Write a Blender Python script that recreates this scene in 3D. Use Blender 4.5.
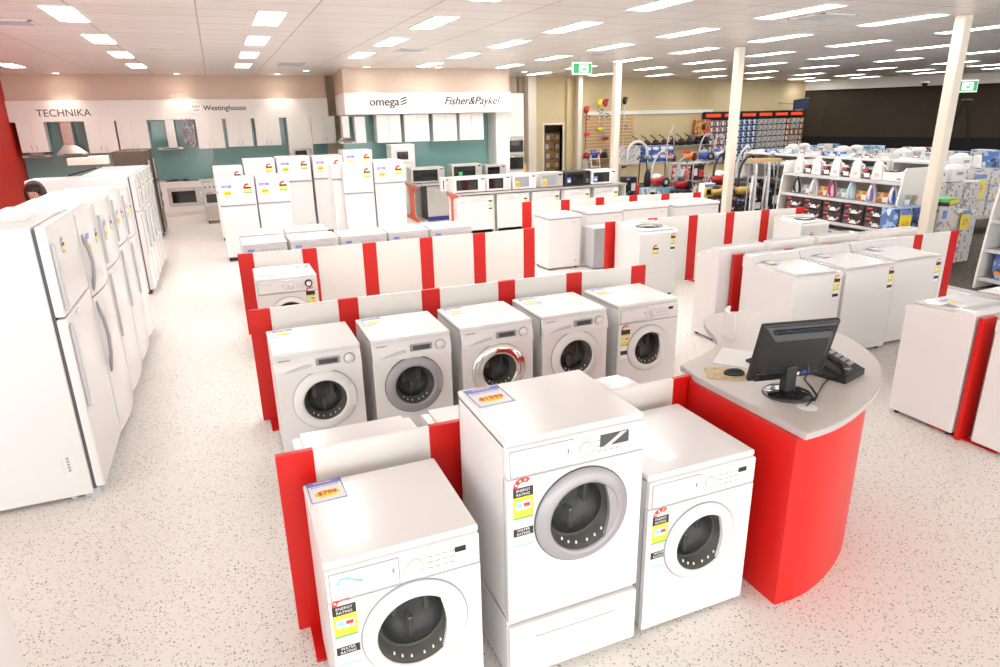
import bpy, bmesh, math, random
from mathutils import Vector, Matrix
random.seed(7)
PI = math.pi
for o in list(bpy.data.objects): bpy.data.objects.remove(o)
S = bpy.context.scene
C = S.collection

# ------------------------------------------------------------------ camera
F_PX = 656.78; CX, CY = 500.0, 333.5; CAM_H = 2.38
R = Matrix(((0.92298782, -0.38436604, -0.01887442), (-0.13754226, -0.28368258, -0.9490028), (0.3594101, 0.87851406, -0.31470214)))
cam_d = bpy.data.cameras.new('camera'); cam = bpy.data.objects.new('camera', cam_d); C.objects.link(cam)
cam_d.sensor_width = 36; cam_d.lens = 36 * F_PX / 1000; cam_d.clip_end = 200; cam_d.clip_start = .05
m3 = Matrix((R[0], -R[1], -R[2])).transposed()
cam.matrix_world = Matrix.Translation((0, 0, CAM_H)) @ m3.to_4x4()
S.camera = cam

# ------------------------------------------------------------------ world, view, lights
S.view_settings.view_transform = 'Standard'; S.view_settings.look = 'None'; S.view_settings.gamma = 1
S.view_settings.use_curve_mapping = False; S.view_settings.exposure = 1.05
W = bpy.data.worlds.new('daylight'); S.world = W; W.use_nodes = True
W.node_tree.nodes['Background'].inputs[0].default_value = (1.0, .985, .965, 1)
W.node_tree.nodes['Background'].inputs[1].default_value = 1.6  # bright even background added as fill light for the room
TROFFER = 10.0            # emission of the ceiling troffers
FRONT = 45              # strength of the added fill lamp behind the camera
def area(name, loc, rot, sx, sy, e, col=(1, 1, 1)):
    l = bpy.data.lights.new(name, 'AREA'); l.shape = 'RECTANGLE'; l.size = sx; l.size_y = sy; l.energy = e; l.color = col
    o = bpy.data.objects.new(name, l); C.objects.link(o); o.location = loc; o.rotation_euler = rot; return o
area('shop_front_daylight', (1.5, -5.0, 2.2), (math.radians(84), 0, 0), 10, 3.0, FRONT, (1, .98, .95))  # unseen fill lamp added to brighten the faces towards the camera

# pixel -> world helpers (through the calibrated camera)
def ray(u, v): return R.transposed() @ Vector(((u - CX) / F_PX, (v - CY) / F_PX, 1))
def onz(u, v, z=0):
    d = ray(u, v); t = (z - CAM_H) / d.z; return Vector((t * d.x, t * d.y, z))
def ony(u, v, y):
    d = ray(u, v); t = y / d.y; return Vector((t * d.x, y, CAM_H + t * d.z))
def onx(u, v, x):
    d = ray(u, v); t = x / d.x; return Vector((x, t * d.y, CAM_H + t * d.z))

# ------------------------------------------------------------------ materials
MATS = {}
def mat(name, col, rough=.5, metal=0, emit=0, coat=0, noise=0, scale=30, spec=.5, bump=0, alpha=1, trans=0):
    if name in MATS: return MATS[name]
    m = bpy.data.materials.new(name); m.use_nodes = True; nt = m.node_tree; b = nt.nodes['Principled BSDF']
    b.inputs['Base Color'].default_value = (*col, 1); b.inputs['Roughness'].default_value = rough; b.inputs['Metallic'].default_value = metal
    b.inputs['Coat Weight'].default_value = coat; b.inputs['Specular IOR Level'].default_value = spec
    b.inputs['Transmission Weight'].default_value = trans; b.inputs['Alpha'].default_value = alpha
    if emit:
        b.inputs['Emission Color'].default_value = (*col, 1); b.inputs['Emission Strength'].default_value = emit
    if noise or bump:
        tc = nt.nodes.new('ShaderNodeTexCoord'); n = nt.nodes.new('ShaderNodeTexNoise'); n.inputs['Scale'].default_value = scale
        nt.links.new(tc.outputs['Object'], n.inputs['Vector'])
        if noise:
            mx = nt.nodes.new('ShaderNodeMix'); mx.data_type = 'RGBA'
            mx.inputs[6].default_value = (*[c * (1 - noise) for c in col], 1); mx.inputs[7].default_value = (*[min(1, c * (1 + noise)) for c in col], 1)
            nt.links.new(n.outputs['Fac'], mx.inputs[0]); nt.links.new(mx.outputs[2], b.inputs['Base Color'])
        if bump:
            bp = nt.nodes.new('ShaderNodeBump'); bp.inputs['Strength'].default_value = bump; bp.inputs['Distance'].default_value = .01
            nt.links.new(n.outputs['Fac'], bp.inputs['Height']); nt.links.new(bp.outputs['Normal'], b.inputs['Normal'])
    MATS[name] = m; return m
white = mat('white_enamel', (.83, .82, .81), .22, coat=.2, noise=.012, scale=4)
white2 = mat('white_plastic', (.82, .81, .80), .3, noise=.01, scale=6)
offwhite = mat('white_side_panel', (.80, .80, .80), .3, noise=.01, scale=3)
panelw = mat('white_partition_board', (.86, .84, .80), .45, noise=.015, scale=8)
red = mat('red_laminate', (.66, .008, .005), .35, noise=.04, scale=5)
orange = mat('orange_red_laminate', (.80, .10, .045), .4, noise=.03, scale=5)
redwall = mat('red_wall_paint', (.62, .025, .012), .6, noise=.05, scale=3)
silver = mat('silver_plastic', (.40, .39, .42), .4, metal=.3, noise=.02)
chrome = mat('chrome', (.75, .74, .70), .12, metal=1)
steel = mat('brushed_steel', (.50, .46, .42), .3, metal=.85, noise=.06, scale=12)
steel_l = mat('light_brushed_steel', (.60, .58, .55), .32, metal=.6, noise=.05, scale=12)
seam = mat('dark_seam', (.10, .10, .11), .6)
grey = mat('grey_plastic', (.36, .37, .39), .45)
lgrey = mat('light_grey_plastic', (.62, .62, .64), .4)
gasket = mat('rubber_gasket', (.09, .088, .075), .5, noise=.15, scale=20)
darkin = mat('drum_interior', (.018, .018, .018), .35, noise=.4, scale=14)
black = mat('black_plastic', (.018, .018, .02), .35, noise=.2, scale=40)
blackg = mat('black_gloss', (.012, .012, .014), .08, coat=.5)
glass = mat('door_glass', (.20, .22, .22), .03, trans=.0, alpha=.16, spec=1)
drum = mat('drum_steel', (.12, .12, .12), .3, metal=.7, noise=.3, scale=22)
yellow = mat('yellow_print', (.90, .74, .06), .5)
green_p = mat('green_print', (.10, .50, .16), .5)
blue_p = mat('blue_print', (.16, .27, .72), .5)
cyan_p = mat('cyan_print', (.30, .70, .85), .5)
red_p = mat('red_print', (.80, .06, .05), .5)
pink_p = mat('pink_print', (.90, .50, .52), .5)
black_p = mat('black_print', (.03, .03, .03), .6)
white_p = mat('white_print', (.88, .88, .87), .5)
orange_p = mat('orange_print', (.85, .28, .03), .5)
teal = mat('teal_splashback_glass', (.20, .40, .385), .12, coat=.4, noise=.05, scale=2)
beige = mat('beige_wall_paint', (.66, .53, .31), .7, noise=.03, scale=3)
pinkw = mat('pink_beige_wall_paint', (.72, .58, .47), .7, noise=.03, scale=3)
cream = mat('cream_column_paint', (.80, .73, .62), .5, noise=.02, scale=4)
darkwall = mat('unlit_brown_wall', (.036, .021, .008), .7, noise=.2, scale=2)  # brown panelling, darkened in its colour to stand for an unlit room
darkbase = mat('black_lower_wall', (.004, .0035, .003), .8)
beamw = mat('white_bulkhead_paint', (.82, .80, .74), .6)
worktop = mat('grey_laminate_worktop', (.60, .55, .51), .35, noise=.05, scale=60)
wtedge = mat('worktop_edge', (.50, .47, .47), .4)
wood = mat('timber', (.55, .33, .13), .5, noise=.15, scale=8)
slatw = mat('slatwall_timber', (.62, .36, .12), .5, noise=.1, scale=6)
card = mat('cardboard', (.42, .23, .09), .8, noise=.12, scale=10)
shelfg = mat('grey_metal_shelf', (.46, .44, .41), .45, noise=.03, scale=5)
silverfab = mat('silver_fabric', (.42, .43, .45), .35, metal=.3, noise=.1, scale=25)
skin = mat('skin', (.62, .33, .22), .5, noise=.06, scale=30)
hair = mat('dark_hair', (.018, .008, .006), .4, bump=.5, scale=60, noise=.4)
cloth_b = mat('dark_blouse', (.10, .10, .13), .8, noise=.2, scale=20)
cloth_t = mat('black_trousers', (.02, .02, .025), .8)
gold = mat('gold_plastic', (.62, .42, .12), .3, metal=.4)
navy = mat('navy_base', (.03, .04, .25), .4)
dred = mat('dark_red_plastic', (.45, .02, .02), .25, coat=.4)
blue = mat('blue_plastic', (.05, .12, .50), .3, coat=.3)
ltblue = mat('light_blue_plastic', (.45, .66, .80), .3)
purple = mat('purple_plastic', (.22, .16, .55), .3)
maroon = mat('raspberry_plastic', (.45, .03, .14), .3)
lamp = mat('troffer_light', (1, .98, .95), .5, emit=TROFFER)
down = mat('downlight_glow', (1, .93, .85), .5, emit=14)
exitm = mat('exit_sign_green', (.03, .26, .09), .5, emit=.5)
exitw = mat('exit_sign_white', (.80, .9, .78), .5, emit=.5)
screen = mat('screen_glow', (.03, .05, .09), .2, emit=.15)
matbrown = mat('mouse_mat_print', (.66, .50, .30), .6, noise=.5, scale=22)

def floor_mat():
    m = bpy.data.materials.new('speckled_vinyl_floor'); m.use_nodes = True; nt = m.node_tree; N = nt.nodes; L = nt.links; b = N['Principled BSDF']
    tc = N.new('ShaderNodeTexCoord')
    def speck(scale, size, col, prev, thr):
        v = N.new('ShaderNodeTexVoronoi'); v.inputs['Scale'].default_value = scale; L.new(tc.outputs['Object'], v.inputs['Vector'])
        lt = N.new('ShaderNodeMath'); lt.operation = 'LESS_THAN'; lt.inputs[1].default_value = size; L.new(v.outputs['Distance'], lt.inputs[0])
        sp = N.new('ShaderNodeSeparateColor'); L.new(v.outputs['Color'], sp.inputs[0])
        g = N.new('ShaderNodeMath'); g.operation = 'LESS_THAN'; g.inputs[1].default_value = thr; L.new(sp.outputs[0], g.inputs[0])
        mu = N.new('ShaderNodeMath'); mu.operation = 'MULTIPLY'; L.new(lt.outputs[0], mu.inputs[0]); L.new(g.outputs[0], mu.inputs[1])
        mx = N.new('ShaderNodeMix'); mx.data_type = 'RGBA'; L.new(mu.outputs[0], mx.inputs[0])
        if isinstance(prev, tuple): mx.inputs[6].default_value = (*prev, 1)
        else: L.new(prev, mx.inputs[6])
        mx.inputs[7].default_value = (*col, 1); return mx.outputs[2]
    n = N.new('ShaderNodeTexNoise'); n.inputs['Scale'].default_value = 1.2; L.new(tc.outputs['Object'], n.inputs['Vector'])
    base = N.new('ShaderNodeMix'); base.data_type = 'RGBA'; L.new(n.outputs['Fac'], base.inputs[0])
    base.inputs[6].default_value = (.78, .75, .705, 1); base.inputs[7].default_value = (.82, .79, .745, 1)
    c1 = speck(75, .34, (.46, .43, .40), base.outputs[2], .45)
    c2 = speck(52, .30, (.28, .27, .26), c1, .22)
    c3 = speck(110, .4, (.86, .82, .78), c2, .35)
    L.new(c3, b.inputs['Base Color']); b.inputs['Roughness'].default_value = .5
    return m
def ceiling_mat():
    m = bpy.data.materials.new('ceiling_tiles'); m.use_nodes = True; nt = m.node_tree; N = nt.nodes; L = nt.links; b = N['Principled BSDF']
    tc = N.new('ShaderNodeTexCoord'); br = N.new('ShaderNodeTexBrick'); L.new(tc.outputs['Object'], br.inputs['Vector'])
    br.offset = 0; br.inputs['Scale'].default_value = 1; br.inputs['Brick Width'].default_value = 1.2; br.inputs['Row Height'].default_value = .6
    br.inputs['Mortar Size'].default_value = .010; br.inputs['Color1'].default_value = (.80, .76, .74, 1); br.inputs['Color2'].default_value = (.76, .72, .70, 1)
    br.inputs['Mortar'].default_value = (.42, .39, .37, 1); L.new(br.outputs['Color'], b.inputs['Base Color']); b.inputs['Roughness'].default_value = .38
    return m
def carpet_mat():
    m = bpy.data.materials.new('dark_striped_carpet'); m.use_nodes = True; nt = m.node_tree; N = nt.nodes; L = nt.links; b = N['Principled BSDF']
    tc = N.new('ShaderNodeTexCoord'); mp = N.new('ShaderNodeMapping'); mp.inputs['Scale'].default_value = (6, 22, 1); L.new(tc.outputs['Object'], mp.inputs['Vector'])
    n = N.new('ShaderNodeTexNoise'); n.inputs['Scale'].default_value = 2.0; n.inputs['Detail'].default_value = 4; L.new(mp.outputs[0], n.inputs['Vector'])
    r = N.new('ShaderNodeValToRGB'); r.color_ramp.elements[0].position = .38; r.color_ramp.elements[1].position = .62
    r.color_ramp.elements[0].color = (.035, .03, .024, 1); r.color_ramp.elements[1].color = (.16, .145, .12, 1)
    L.new(n.outputs['Fac'], r.inputs[0]); L.new(r.outputs[0], b.inputs['Base Color']); b.inputs['Roughness'].default_value = .95
    return m
def wave_print(name, cols, scale, kind='v'):
    """printed packaging: blotches of several inks"""
    m = bpy.data.materials.new(name); m.use_nodes = True; nt = m.node_tree; N = nt.nodes; L = nt.links; b = N['Principled BSDF']
    tc = N.new('ShaderNodeTexCoord'); v = N.new('ShaderNodeTexVoronoi'); v.inputs['Scale'].default_value = scale; L.new(tc.outputs['Object'], v.inputs['Vector'])
    sp = N.new('ShaderNodeSeparateColor'); L.new(v.outputs['Color'], sp.inputs[0])
    r = N.new('ShaderNodeValToRGB'); r.color_ramp.interpolation = 'CONSTANT'
    e = r.color_ramp.elements; e[0].color = (*cols[0][1], 1); e[0].position = 0; e[1].color = (*cols[1][1], 1); e[1].position = cols[0][0]
    acc = cols[0][0]
    for w, c in cols[1:-1]:
        acc += w; x = e.new(acc); x.color = (*cols[[k[1] for k in cols].index(c) + 1][1], 1)
    L.new(sp.outputs[0], r.inputs[0]); L.new(r.outputs[0], b.inputs['Base Color']); b.inputs['Roughness'].default_value = .35
    MATS[name] = m; return m
pk_white = wave_print('white_carton_print', [(.80, (.66, .64, .61)), (.09, (.40, .37, .34)), (.06, (.42, .20, .05)), (.05, (.20, .28, .55))], 24)
pk_blue = wave_print('blue_carton_print', [(.5, (.10, .20, .45)), (.2, (.35, .50, .75)), (.15, (.75, .80, .85)), (.15, (.03, .06, .16))], 14)
pk_black = wave_print('black_carton_print', [(.84, (.016, .014, .014)), (.06, (.4, .03, .05)), (.04, (.6, .58, .56)), (.06, (.10, .10, .11))], 20)
pk_orange = wave_print('orange_carton_print', [(.5, (.70, .22, .03)), (.2, (.75, .55, .2)), (.15, (.6, .05, .03)), (.15, (.2, .2, .25))], 16)
pk_green = wave_print('green_carton_print', [(.5, (.30, .42, .36)), (.2, (.6, .62, .55)), (.15, (.6, .3, .08)), (.15, (.2, .25, .3))], 16)
pk_red = wave_print('red_white_carton_print', [(.4, (.75, .73, .72)), (.3, (.65, .04, .03)), (.2, (.05, .05, .05)), (.1, (.4, .4, .42))], 16)
pk_ltb = wave_print('pale_blue_carton_print', [(.5, (.30, .52, .66)), (.3, (.72, .78, .82)), (.1, (.1, .2, .4)), (.1, (.8, .8, .8))], 12)

# ------------------------------------------------------------------ mesh builder
class MB:
    def __init__(s): s.v = []; s.f = []; s.m = []; s.sm = []; s.mats = []; s.M = None
    def mi(s, m):
        if m not in s.mats: s.mats.append(m)
        return s.mats.index(m)
    def add(s, vs, fs, m, smooth=False):
        o = len(s.v); k = s.mi(m)
        for p in vs:
            p = Vector(p); s.v.append(tuple(s.M @ p) if s.M else tuple(p))
        for f in fs: s.f.append([i + o for i in f]); s.m.append(k); s.sm.append(smooth)
        return s
    def box(s, x0, x1, y0, y1, z0, z1, m, b=0, seg=2):
        if x0 > x1: x0, x1 = x1, x0
        if y0 > y1: y0, y1 = y1, y0
        if z0 > z1: z0, z1 = z1, z0
        if b <= 0:
            return s.add([(x, y, z) for z in (z0, z1) for y in (y0, y1) for x in (x0, x1)],
                  [(0, 2, 3, 1), (4, 5, 7, 6), (0, 1, 5, 4), (2, 6, 7, 3), (0, 4, 6, 2), (1, 3, 7, 5)], m)
        b = min(b, .49 * min(x1 - x0, y1 - y0, z1 - z0))
        bm = bmesh.new(); bmesh.ops.create_cube(bm, size=1)
        for v in bm.verts: v.co = Vector(((x0 + x1) / 2 + v.co.x * (x1 - x0), (y0 + y1) / 2 + v.co.y * (y1 - y0), (z0 + z1) / 2 + v.co.z * (z1 - z0)))
        bmesh.ops.bevel(bm, geom=bm.edges[:], offset=b, segments=seg, affect='EDGES', profile=.5)
        bm.verts.index_update(); s.add([v.co[:] for v in bm.verts], [[v.index for v in f.verts] for f in bm.faces], m, False); bm.free(); return s
    def prism(s, pts, axis, a0, a1, m, smooth=False):
        """pts 2D outline extruded along axis ('x': (y,z), 'y': (x,z), 'z': (x,y))"""
        def P(p, a): return {'x': (a, p[0], p[1]), 'y': (p[0], a, p[1]), 'z': (p[0], p[1], a)}[axis]
        n = len(pts); vs = [P(p, a0) for p in pts] + [P(p, a1) for p in pts]
        o = len(s.f)
        s.add(vs, [[i, (i + 1) % n, (i + 1) % n + n, i + n] for i in range(n)], m, smooth)
        s.add(vs, [list(range(n))[::-1], list(range(n, 2 * n))], m, False); return s
    def lathe(s, prof, c, axis, m, seg=32, smooth=True, a0=0, a1=2 * PI):
        """prof [(r, h)] turned about axis through c; h runs along the axis"""
        full = abs(a1 - a0 - 2 * PI) < 1e-6; n = seg if full else seg + 1; vs = []
        for r, h in prof:
            for i in range(n):
                a = a0 + (a1 - a0) * i / seg; u, w = r * math.cos(a), r * math.sin(a)
                vs.append({'z': (c[0] + u, c[1] + w, c[2] + h), 'y': (c[0] + u, c[1] + h, c[2] + w), 'x': (c[0] + h, c[1] + u, c[2] + w)}[axis])
        fs = []
        for j in range(len(prof) - 1):
            for i in range(seg):
                k = (i + 1) % n; fs.append((j * n + i, j * n + k, (j + 1) * n + k, (j + 1) * n + i))
        return s.add(vs, fs, m, smooth)
    def disc(s, r, c, axis, m, seg=32): return s.lathe([(0.0001, 0), (r, 0)], c, axis, m, seg, False)
    def cyl(s, r, c, axis, h, m, seg=20): return s.lathe([(.0001, 0), (r, 0), (r, h), (.0001, h)], c, axis, m, seg, False)
    def tube(s, pts, r, m, seg=8, caps=True):
        pts = [Vector(p) for p in pts]; vs = []; n = len(pts); rr = r if isinstance(r, (list, tuple)) else [r] * n
        up = Vector((0, 0, 1)); prev = None
        for i, p in enumerate(pts):
            t = (pts[min(i + 1, n - 1)] - pts[max(i - 1, 0)]).normalized()
            a = prev if prev is not None else (up if abs(t.z) < .9 else Vector((1, 0, 0)))
            a = (a - t * a.dot(t)).normalized(); b = t.cross(a); prev = a
            for k in range(seg):
                q = 2 * PI * k / seg; vs.append(p + a * rr[i] * math.cos(q) + b * rr[i] * math.sin(q))
        fs = [(i * seg + k, i * seg + (k + 1) % seg, (i + 1) * seg + (k + 1) % seg, (i + 1) * seg + k) for i in range(n - 1) for k in range(seg)]
        s.add(vs, fs, m, True)
        if caps: s.add(vs, [list(range(seg))[::-1], list(range((n - 1) * seg, n * seg))], m, False)
        return s
    def ell(s, c, rx, ry, rz, m, seg=16, rings=10):
        vs = []; fs = []
        for j in range(rings + 1):
            t = PI * j / rings
            for i in range(seg):
                a = 2 * PI * i / seg; vs.append((c[0] + rx * math.sin(t) * math.cos(a), c[1] + ry * math.sin(t) * math.sin(a), c[2] + rz * math.cos(t)))
        for j in range(rings):
            for i in range(seg): fs.append((j * seg + i, (j + 1) * seg + i, (j + 1) * seg + (i + 1) % seg, j * seg + (i + 1) % seg))
        return s.add(vs, fs, m, True)
    def mesh(s, name):
        me = bpy.data.meshes.new(name); me.from_pydata(s.v, [], s.f)
        for m in s.mats: me.materials.append(m)
        me.polygons.foreach_set('material_index', s.m); me.polygons.foreach_set('use_smooth', s.sm); me.update()
        bm = bmesh.new(); bm.from_mesh(me); bmesh.ops.remove_doubles(bm, verts=bm.verts, dist=1e-6); bmesh.ops.recalc_face_normals(bm, faces=bm.faces); bm.to_mesh(me); bm.free()
        return me
    def build(s, name, parent=None, label=None, **kw):
        o = bpy.data.objects.new(name, s.mesh(name)); C.objects.link(o)
        if parent: o.parent = parent
        if label and (parent is not None): o['label'] = label
        return o
def tag(o, label, cat, group=None, kind=None):
    o['label'] = label; o['category'] = cat
    if group: o['group'] = group
    if kind: o['kind'] = kind
    return o
def thing(name, label, cat, loc=(0, 0, 0), rz=0, group=None):
    o = bpy.data.objects.new(name, None); C.objects.link(o); o.location = loc; o.rotation_euler = (0, 0, rz); o.empty_display_size = .1
    return tag(o, label, cat, group)
def struct(name, mb):
    o = mb.build(name); o['kind'] = 'structure'; return o
def solo(name, mb, label, cat, loc=(0, 0, 0), rz=0, group=None):
    o = mb.build(name); o.location = loc; o.rotation_euler = (0, 0, rz); return tag(o, label, cat, group)
KIDS = {}
def dup(root, loc, rz=0, label=None, group=None, cat=None):
    r = root.copy(); C.objects.link(r); r.location = loc; r.rotation_euler = (0, 0, rz)
    if label: r['label'] = label
    if group: r['group'] = group
    for ch in list(root.children):
        c = ch.copy(); C.objects.link(c); c.parent = r
        for g in list(ch.children):
            d = g.copy(); C.objects.link(d); d.parent = c
    return r
TXT = {}
def text(body, size, m, parent, name, loc, rot, shear=0, offset=0, ext=.001, align='CENTER', sx=1, bold=0):
    key = (body, round(size, 4), shear, offset, m.name, align, ext)
    if key not in TXT:
        cu = bpy.data.curves.new(name, 'FONT'); cu.body = body; cu.size = size; cu.shear = shear; cu.offset = offset; cu.extrude = ext
        cu.align_x = align; cu.align_y = 'CENTER'; cu.resolution_u = 3
        t = bpy.data.objects.new('tmp', cu); C.objects.link(t); dg = bpy.context.evaluated_depsgraph_get(); dg.update()
        me = bpy.data.meshes.new_from_object(t.evaluated_get(dg)); bpy.data.objects.remove(t)
        if bold:
            bm = bmesh.new(); bm.from_mesh(me); g = bmesh.ops.duplicate(bm, geom=bm.verts[:] + bm.edges[:] + bm.faces[:])
            for v in g['geom']:
                if isinstance(v, bmesh.types.BMVert): v.co.x += size * .035; v.co.y += size * .012; v.co.z += .0004
            bm.to_mesh(me); bm.free()
        me.materials.clear(); me.materials.append(m); TXT[key] = me
    o = bpy.data.objects.new(name, TXT[key]); C.objects.link(o); o.location = loc; o.rotation_euler = rot; o.scale = (sx, 1, 1)
    if parent: o.parent = parent
    return o
FRONT_ROT = (PI / 2, 0, 0)      # lettering on a face that looks to -y

# ------------------------------------------------------------------ the room
CE = 3.53
fm = floor_mat(); cm = ceiling_mat(); cpm = carpet_mat()
struct('floor', MB().box(-6, 34, -6, 27, -.1, 0, fm))
struct('ceiling', MB().box(-6, 34, -6, 27, CE, CE + .1, cm))
solo('carpet', MB().prism([(9.2, 2), (31.2, 2), (31.2, 4.4), (27.4, 14), (24.1, 22.7), (11.0, 19.6), (9.2, 19.6)], 'z', .0005, .008, cpm), 'dark striped carpet lying beyond the pale speckled floor', 'carpet')
solo('carpet_edge_strip', MB().box(9.08, 9.2, 2.0, 19.6, .0005, .010, lgrey, .002), 'pale grey edging strip along the dark carpet', 'edging')
XL = -4.47
struct('wall_left', MB().box(XL - .15, XL, 4, 20.3, 0, CE, redwall))
struct('wall_back', MB().box(XL - .15, 9.2, 20.2, 20.4, 0, CE, pinkw))
# bulkhead above the kitchens
mb = MB().box(XL, 3.0, 19.75, 20.2, 2.44, CE, pinkw).prism([(3.0, 16.95), (7.33, 16.95), (7.33, 20.2), (3.3, 20.2), (3.24, 19.76)], 'z', 2.47, CE, pinkw)
struct('trim_1', mb)
# doorway wall, return wall and the long beige wall
dl, dr = ony(564 - 20, 125, 20).x, ony(562.5, 125, 20).x
dl = ony(544, 125, 20).x; dtop = ony(552, 125, 20).z
mb = MB().box(9.2, dl, 20, 20.2, 0, CE, beige).box(dr, 10.65, 20, 20.2, 0, CE, beige).box(dl, dr, 20, 20.2, dtop, CE, beige)
struct('wall_back.001', mb)
struct('door_1', MB().box(dl - .06, dl, 19.97, 20.21, 0, dtop + .06, cream).box(dr, dr + .06, 19.97, 20.21, 0, dtop + .06, cream).box(dl, dr, 19.97, 20.21, dtop, dtop + .06, cream))
struct('wall_stockroom', MB().box(dl - .8, dr + 1.2, 22.2, 22.4, 0, CE, beige).box(dl - .85, dl - .8, 20.2, 22.2, 0, CE, beige).box(dr + 1.2, dr + 1.25, 20.2, 22.2, 0, CE, beige))
A, B = Vector((10.65, 19.9)), Vector((24.15, 23.1)); AB = (B - A).normalized(); NB = Vector((-AB.y, AB.x)); WA = math.atan2(AB.y, AB.x)
mb = MB(); q = [(A.x, A.y), (B.x, B.y), (B.x + NB.x * .15, B.y + NB.y * .15), (A.x + NB.x * .15, A.y + NB.y * .15)]
mb.prism(q, 'z', 0, CE, beige); struct('wall_back.002', mb)
def onwall(u, v, off=0):
    d = ray(u, v); o = Vector((0, 0, CAM_H)); n = Vector((NB.x, NB.y, 0)); p0 = Vector((A.x, A.y, 0)) - n * off
    t = (p0 - o).dot(n) / d.dot(n); return o + d * t
# bulkhead beam and right wall, coloured dark to stand for its unlit room
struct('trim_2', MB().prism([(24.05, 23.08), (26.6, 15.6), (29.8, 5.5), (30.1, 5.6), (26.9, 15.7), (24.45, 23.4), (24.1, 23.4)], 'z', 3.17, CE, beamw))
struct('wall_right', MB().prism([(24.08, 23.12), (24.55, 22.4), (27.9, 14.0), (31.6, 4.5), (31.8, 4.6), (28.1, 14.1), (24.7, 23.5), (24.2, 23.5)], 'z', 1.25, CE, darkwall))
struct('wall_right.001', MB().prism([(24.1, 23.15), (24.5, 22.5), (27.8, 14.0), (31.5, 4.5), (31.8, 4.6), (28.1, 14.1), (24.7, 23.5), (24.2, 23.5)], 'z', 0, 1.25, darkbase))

# ceiling fittings ---------------------------------------------------
tf = MB().box(-.15, .15, -.575, .575, -.004, .02, lamp)
fr = MB()
for a in ((-.165, -.15, -.59, .59), (.15, .165, -.59, .59), (-.15, .15, -.59, -.575), (-.15, .15, .575, .59)): fr.box(a[0], a[1], a[2], a[3], -.012, .0, white2)
t0 = thing('ceiling_light', 'x', 'ceiling light', (0, 0, CE)); tf.build('diffuser', t0); fr.build('frame', t0)
cols = {-3.6: [6.9, 9.3, 11.7, 14.2, 16.9], -1.32: [6.75, 9.14, 11.6, 14.1, 16.75], .78: [6.6, 8.97, 11.36, 13.8, 16.4], 2.78: [6.5, 8.85, 11.15, 13.5], 4.78: [6.65, 8.85, 11.05, 13.3, 15.7],
        6.85: [6.83, 9.0, 11.2, 13.5, 15.8, 18.3], 8.95: [7.06, 9.28, 11.5, 13.66, 16.0, 18.5], 11.2: [7.5, 9.65, 11.83, 14.0, 16.2, 18.8], 13.5: [7.8, 9.96, 12.26, 14.36, 16.6, 19.0],
        16.1: [8.2, 10.65, 12.6, 15.05, 17.3, 19.6], 23.4: [14.6, 17.0, 19.6, 21.9], 25.6: [10.2, 12.6, 14.9], 18.95: [8.6, 10.9, 13.1, 15.5, 18.1, 20.4], 21.3: [8.9, 11.4, 13.7, 16.0, 18.5, 20.7]}  # the lines nearest the beam are added to brighten the white bulkhead
cn = sorted(cols); first = True
ordn = ['first', 'second', 'third', 'fourth', 'fifth', 'sixth', 'seventh', 'eighth', 'ninth', 'tenth', 'eleventh', 'twelfth', 'thirteenth', 'fourteenth']
for i, x in enumerate(cn):
    for j, y in enumerate(cols[x]):
        lb = 'white recessed ceiling light panel, %s from the front in the %s line from the left' % (ordn[j], ordn[i])
        if first: t0.location = (x, y, CE); t0['label'] = lb; t0['group'] = 'recessed ceiling light panels'; first = False
        else: dup(t0, (x, y, CE), 0, lb, 'recessed ceiling light panels')
dl0 = thing('downlight', 'x', 'downlight', (0, 0, CE))
MB().lathe([(.0001, -.006), (.085, -.006)], (0, 0, 0), 'z', down, 20).build('lamp_face', dl0); MB().lathe([(.085, 0), (.085, -.012), (.11, -.008), (.112, 0)], (0, 0, 0), 'z', white2, 20).build('rim', dl0)
dls = [((70, 77.5), 'above the leftmost sign lettering'), ((178, 76), 'above the round emblem sign'), ((276, 75), 'above the oven tower'), ((306, 70.5), 'beside the bulkhead corner'), ((366, 67), 'above the third shop sign from the left'), ((438, 67), 'between the two signs of the projecting bulkhead'), ((505, 67.5), 'above the right end of the projecting bulkhead'), ((524.6, 71.5), 'right of the projecting bulkhead')]
for i, (p, w) in enumerate(dls):
    q = onz(*p, CE); yy = min(q.y, 19.35) if q.x < 3 else min(q.y, 16.55 if q.x < 7.4 else 18.6)
    lb = 'small round ceiling downlight glowing ' + w
    if i == 0: d = dl0; d.location = (q.x, yy, CE); d['label'] = lb; d['group'] = 'round downlights over the kitchens'
    else: dup(dl0, (q.x, yy, CE), 0, lb, 'round downlights over the kitchens')
    l = bpy.data.lights.new('downlight_beam', 'SPOT'); l.energy = 28; l.spot_size = 1.5; l.spot_blend = .6; l.color = (1, .88, .74); l.shadow_soft_size = .06
    lo = bpy.data.objects.new('downlight_beam', l); C.objects.link(lo); lo.location = (q.x, yy, CE - .03)
def vent(u, v, sx, sy, label, dark=False, cone=False):
    q = onz(u, v, CE); t = thing('ceiling_vent', label, 'air vent', (q.x, q.y, CE)); f = MB()
    for a in ((-sx, -sx + .04, -sy, sy), (sx - .04, sx, -sy, sy), (-sx, sx, -sy, -sy + .04), (-sx, sx, sy - .04, sy)): f.box(*a, -.012, 0, white2)
    f.build('frame', t); s = MB(); n = 7
    MB().box(-sx + .04, sx - .04, -sy + .04, sy - .04, -.002, 0, grey if not dark else black).build('backing', t)
    for i in range(n):
        k = -sy + .06 + (2 * sy - .12) * i / (n - 1); s.box(-sx + .04, sx - .04, k - .012, k + .008, -.012, -.004, lgrey)
    s.build('slat_row', t)
vent(166, 48.5, .3, .13, 'white slotted air vent in the ceiling at the left'); vent(6, 22, .3, .25, 'dark slatted air vent at the left ceiling edge', True)
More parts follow.
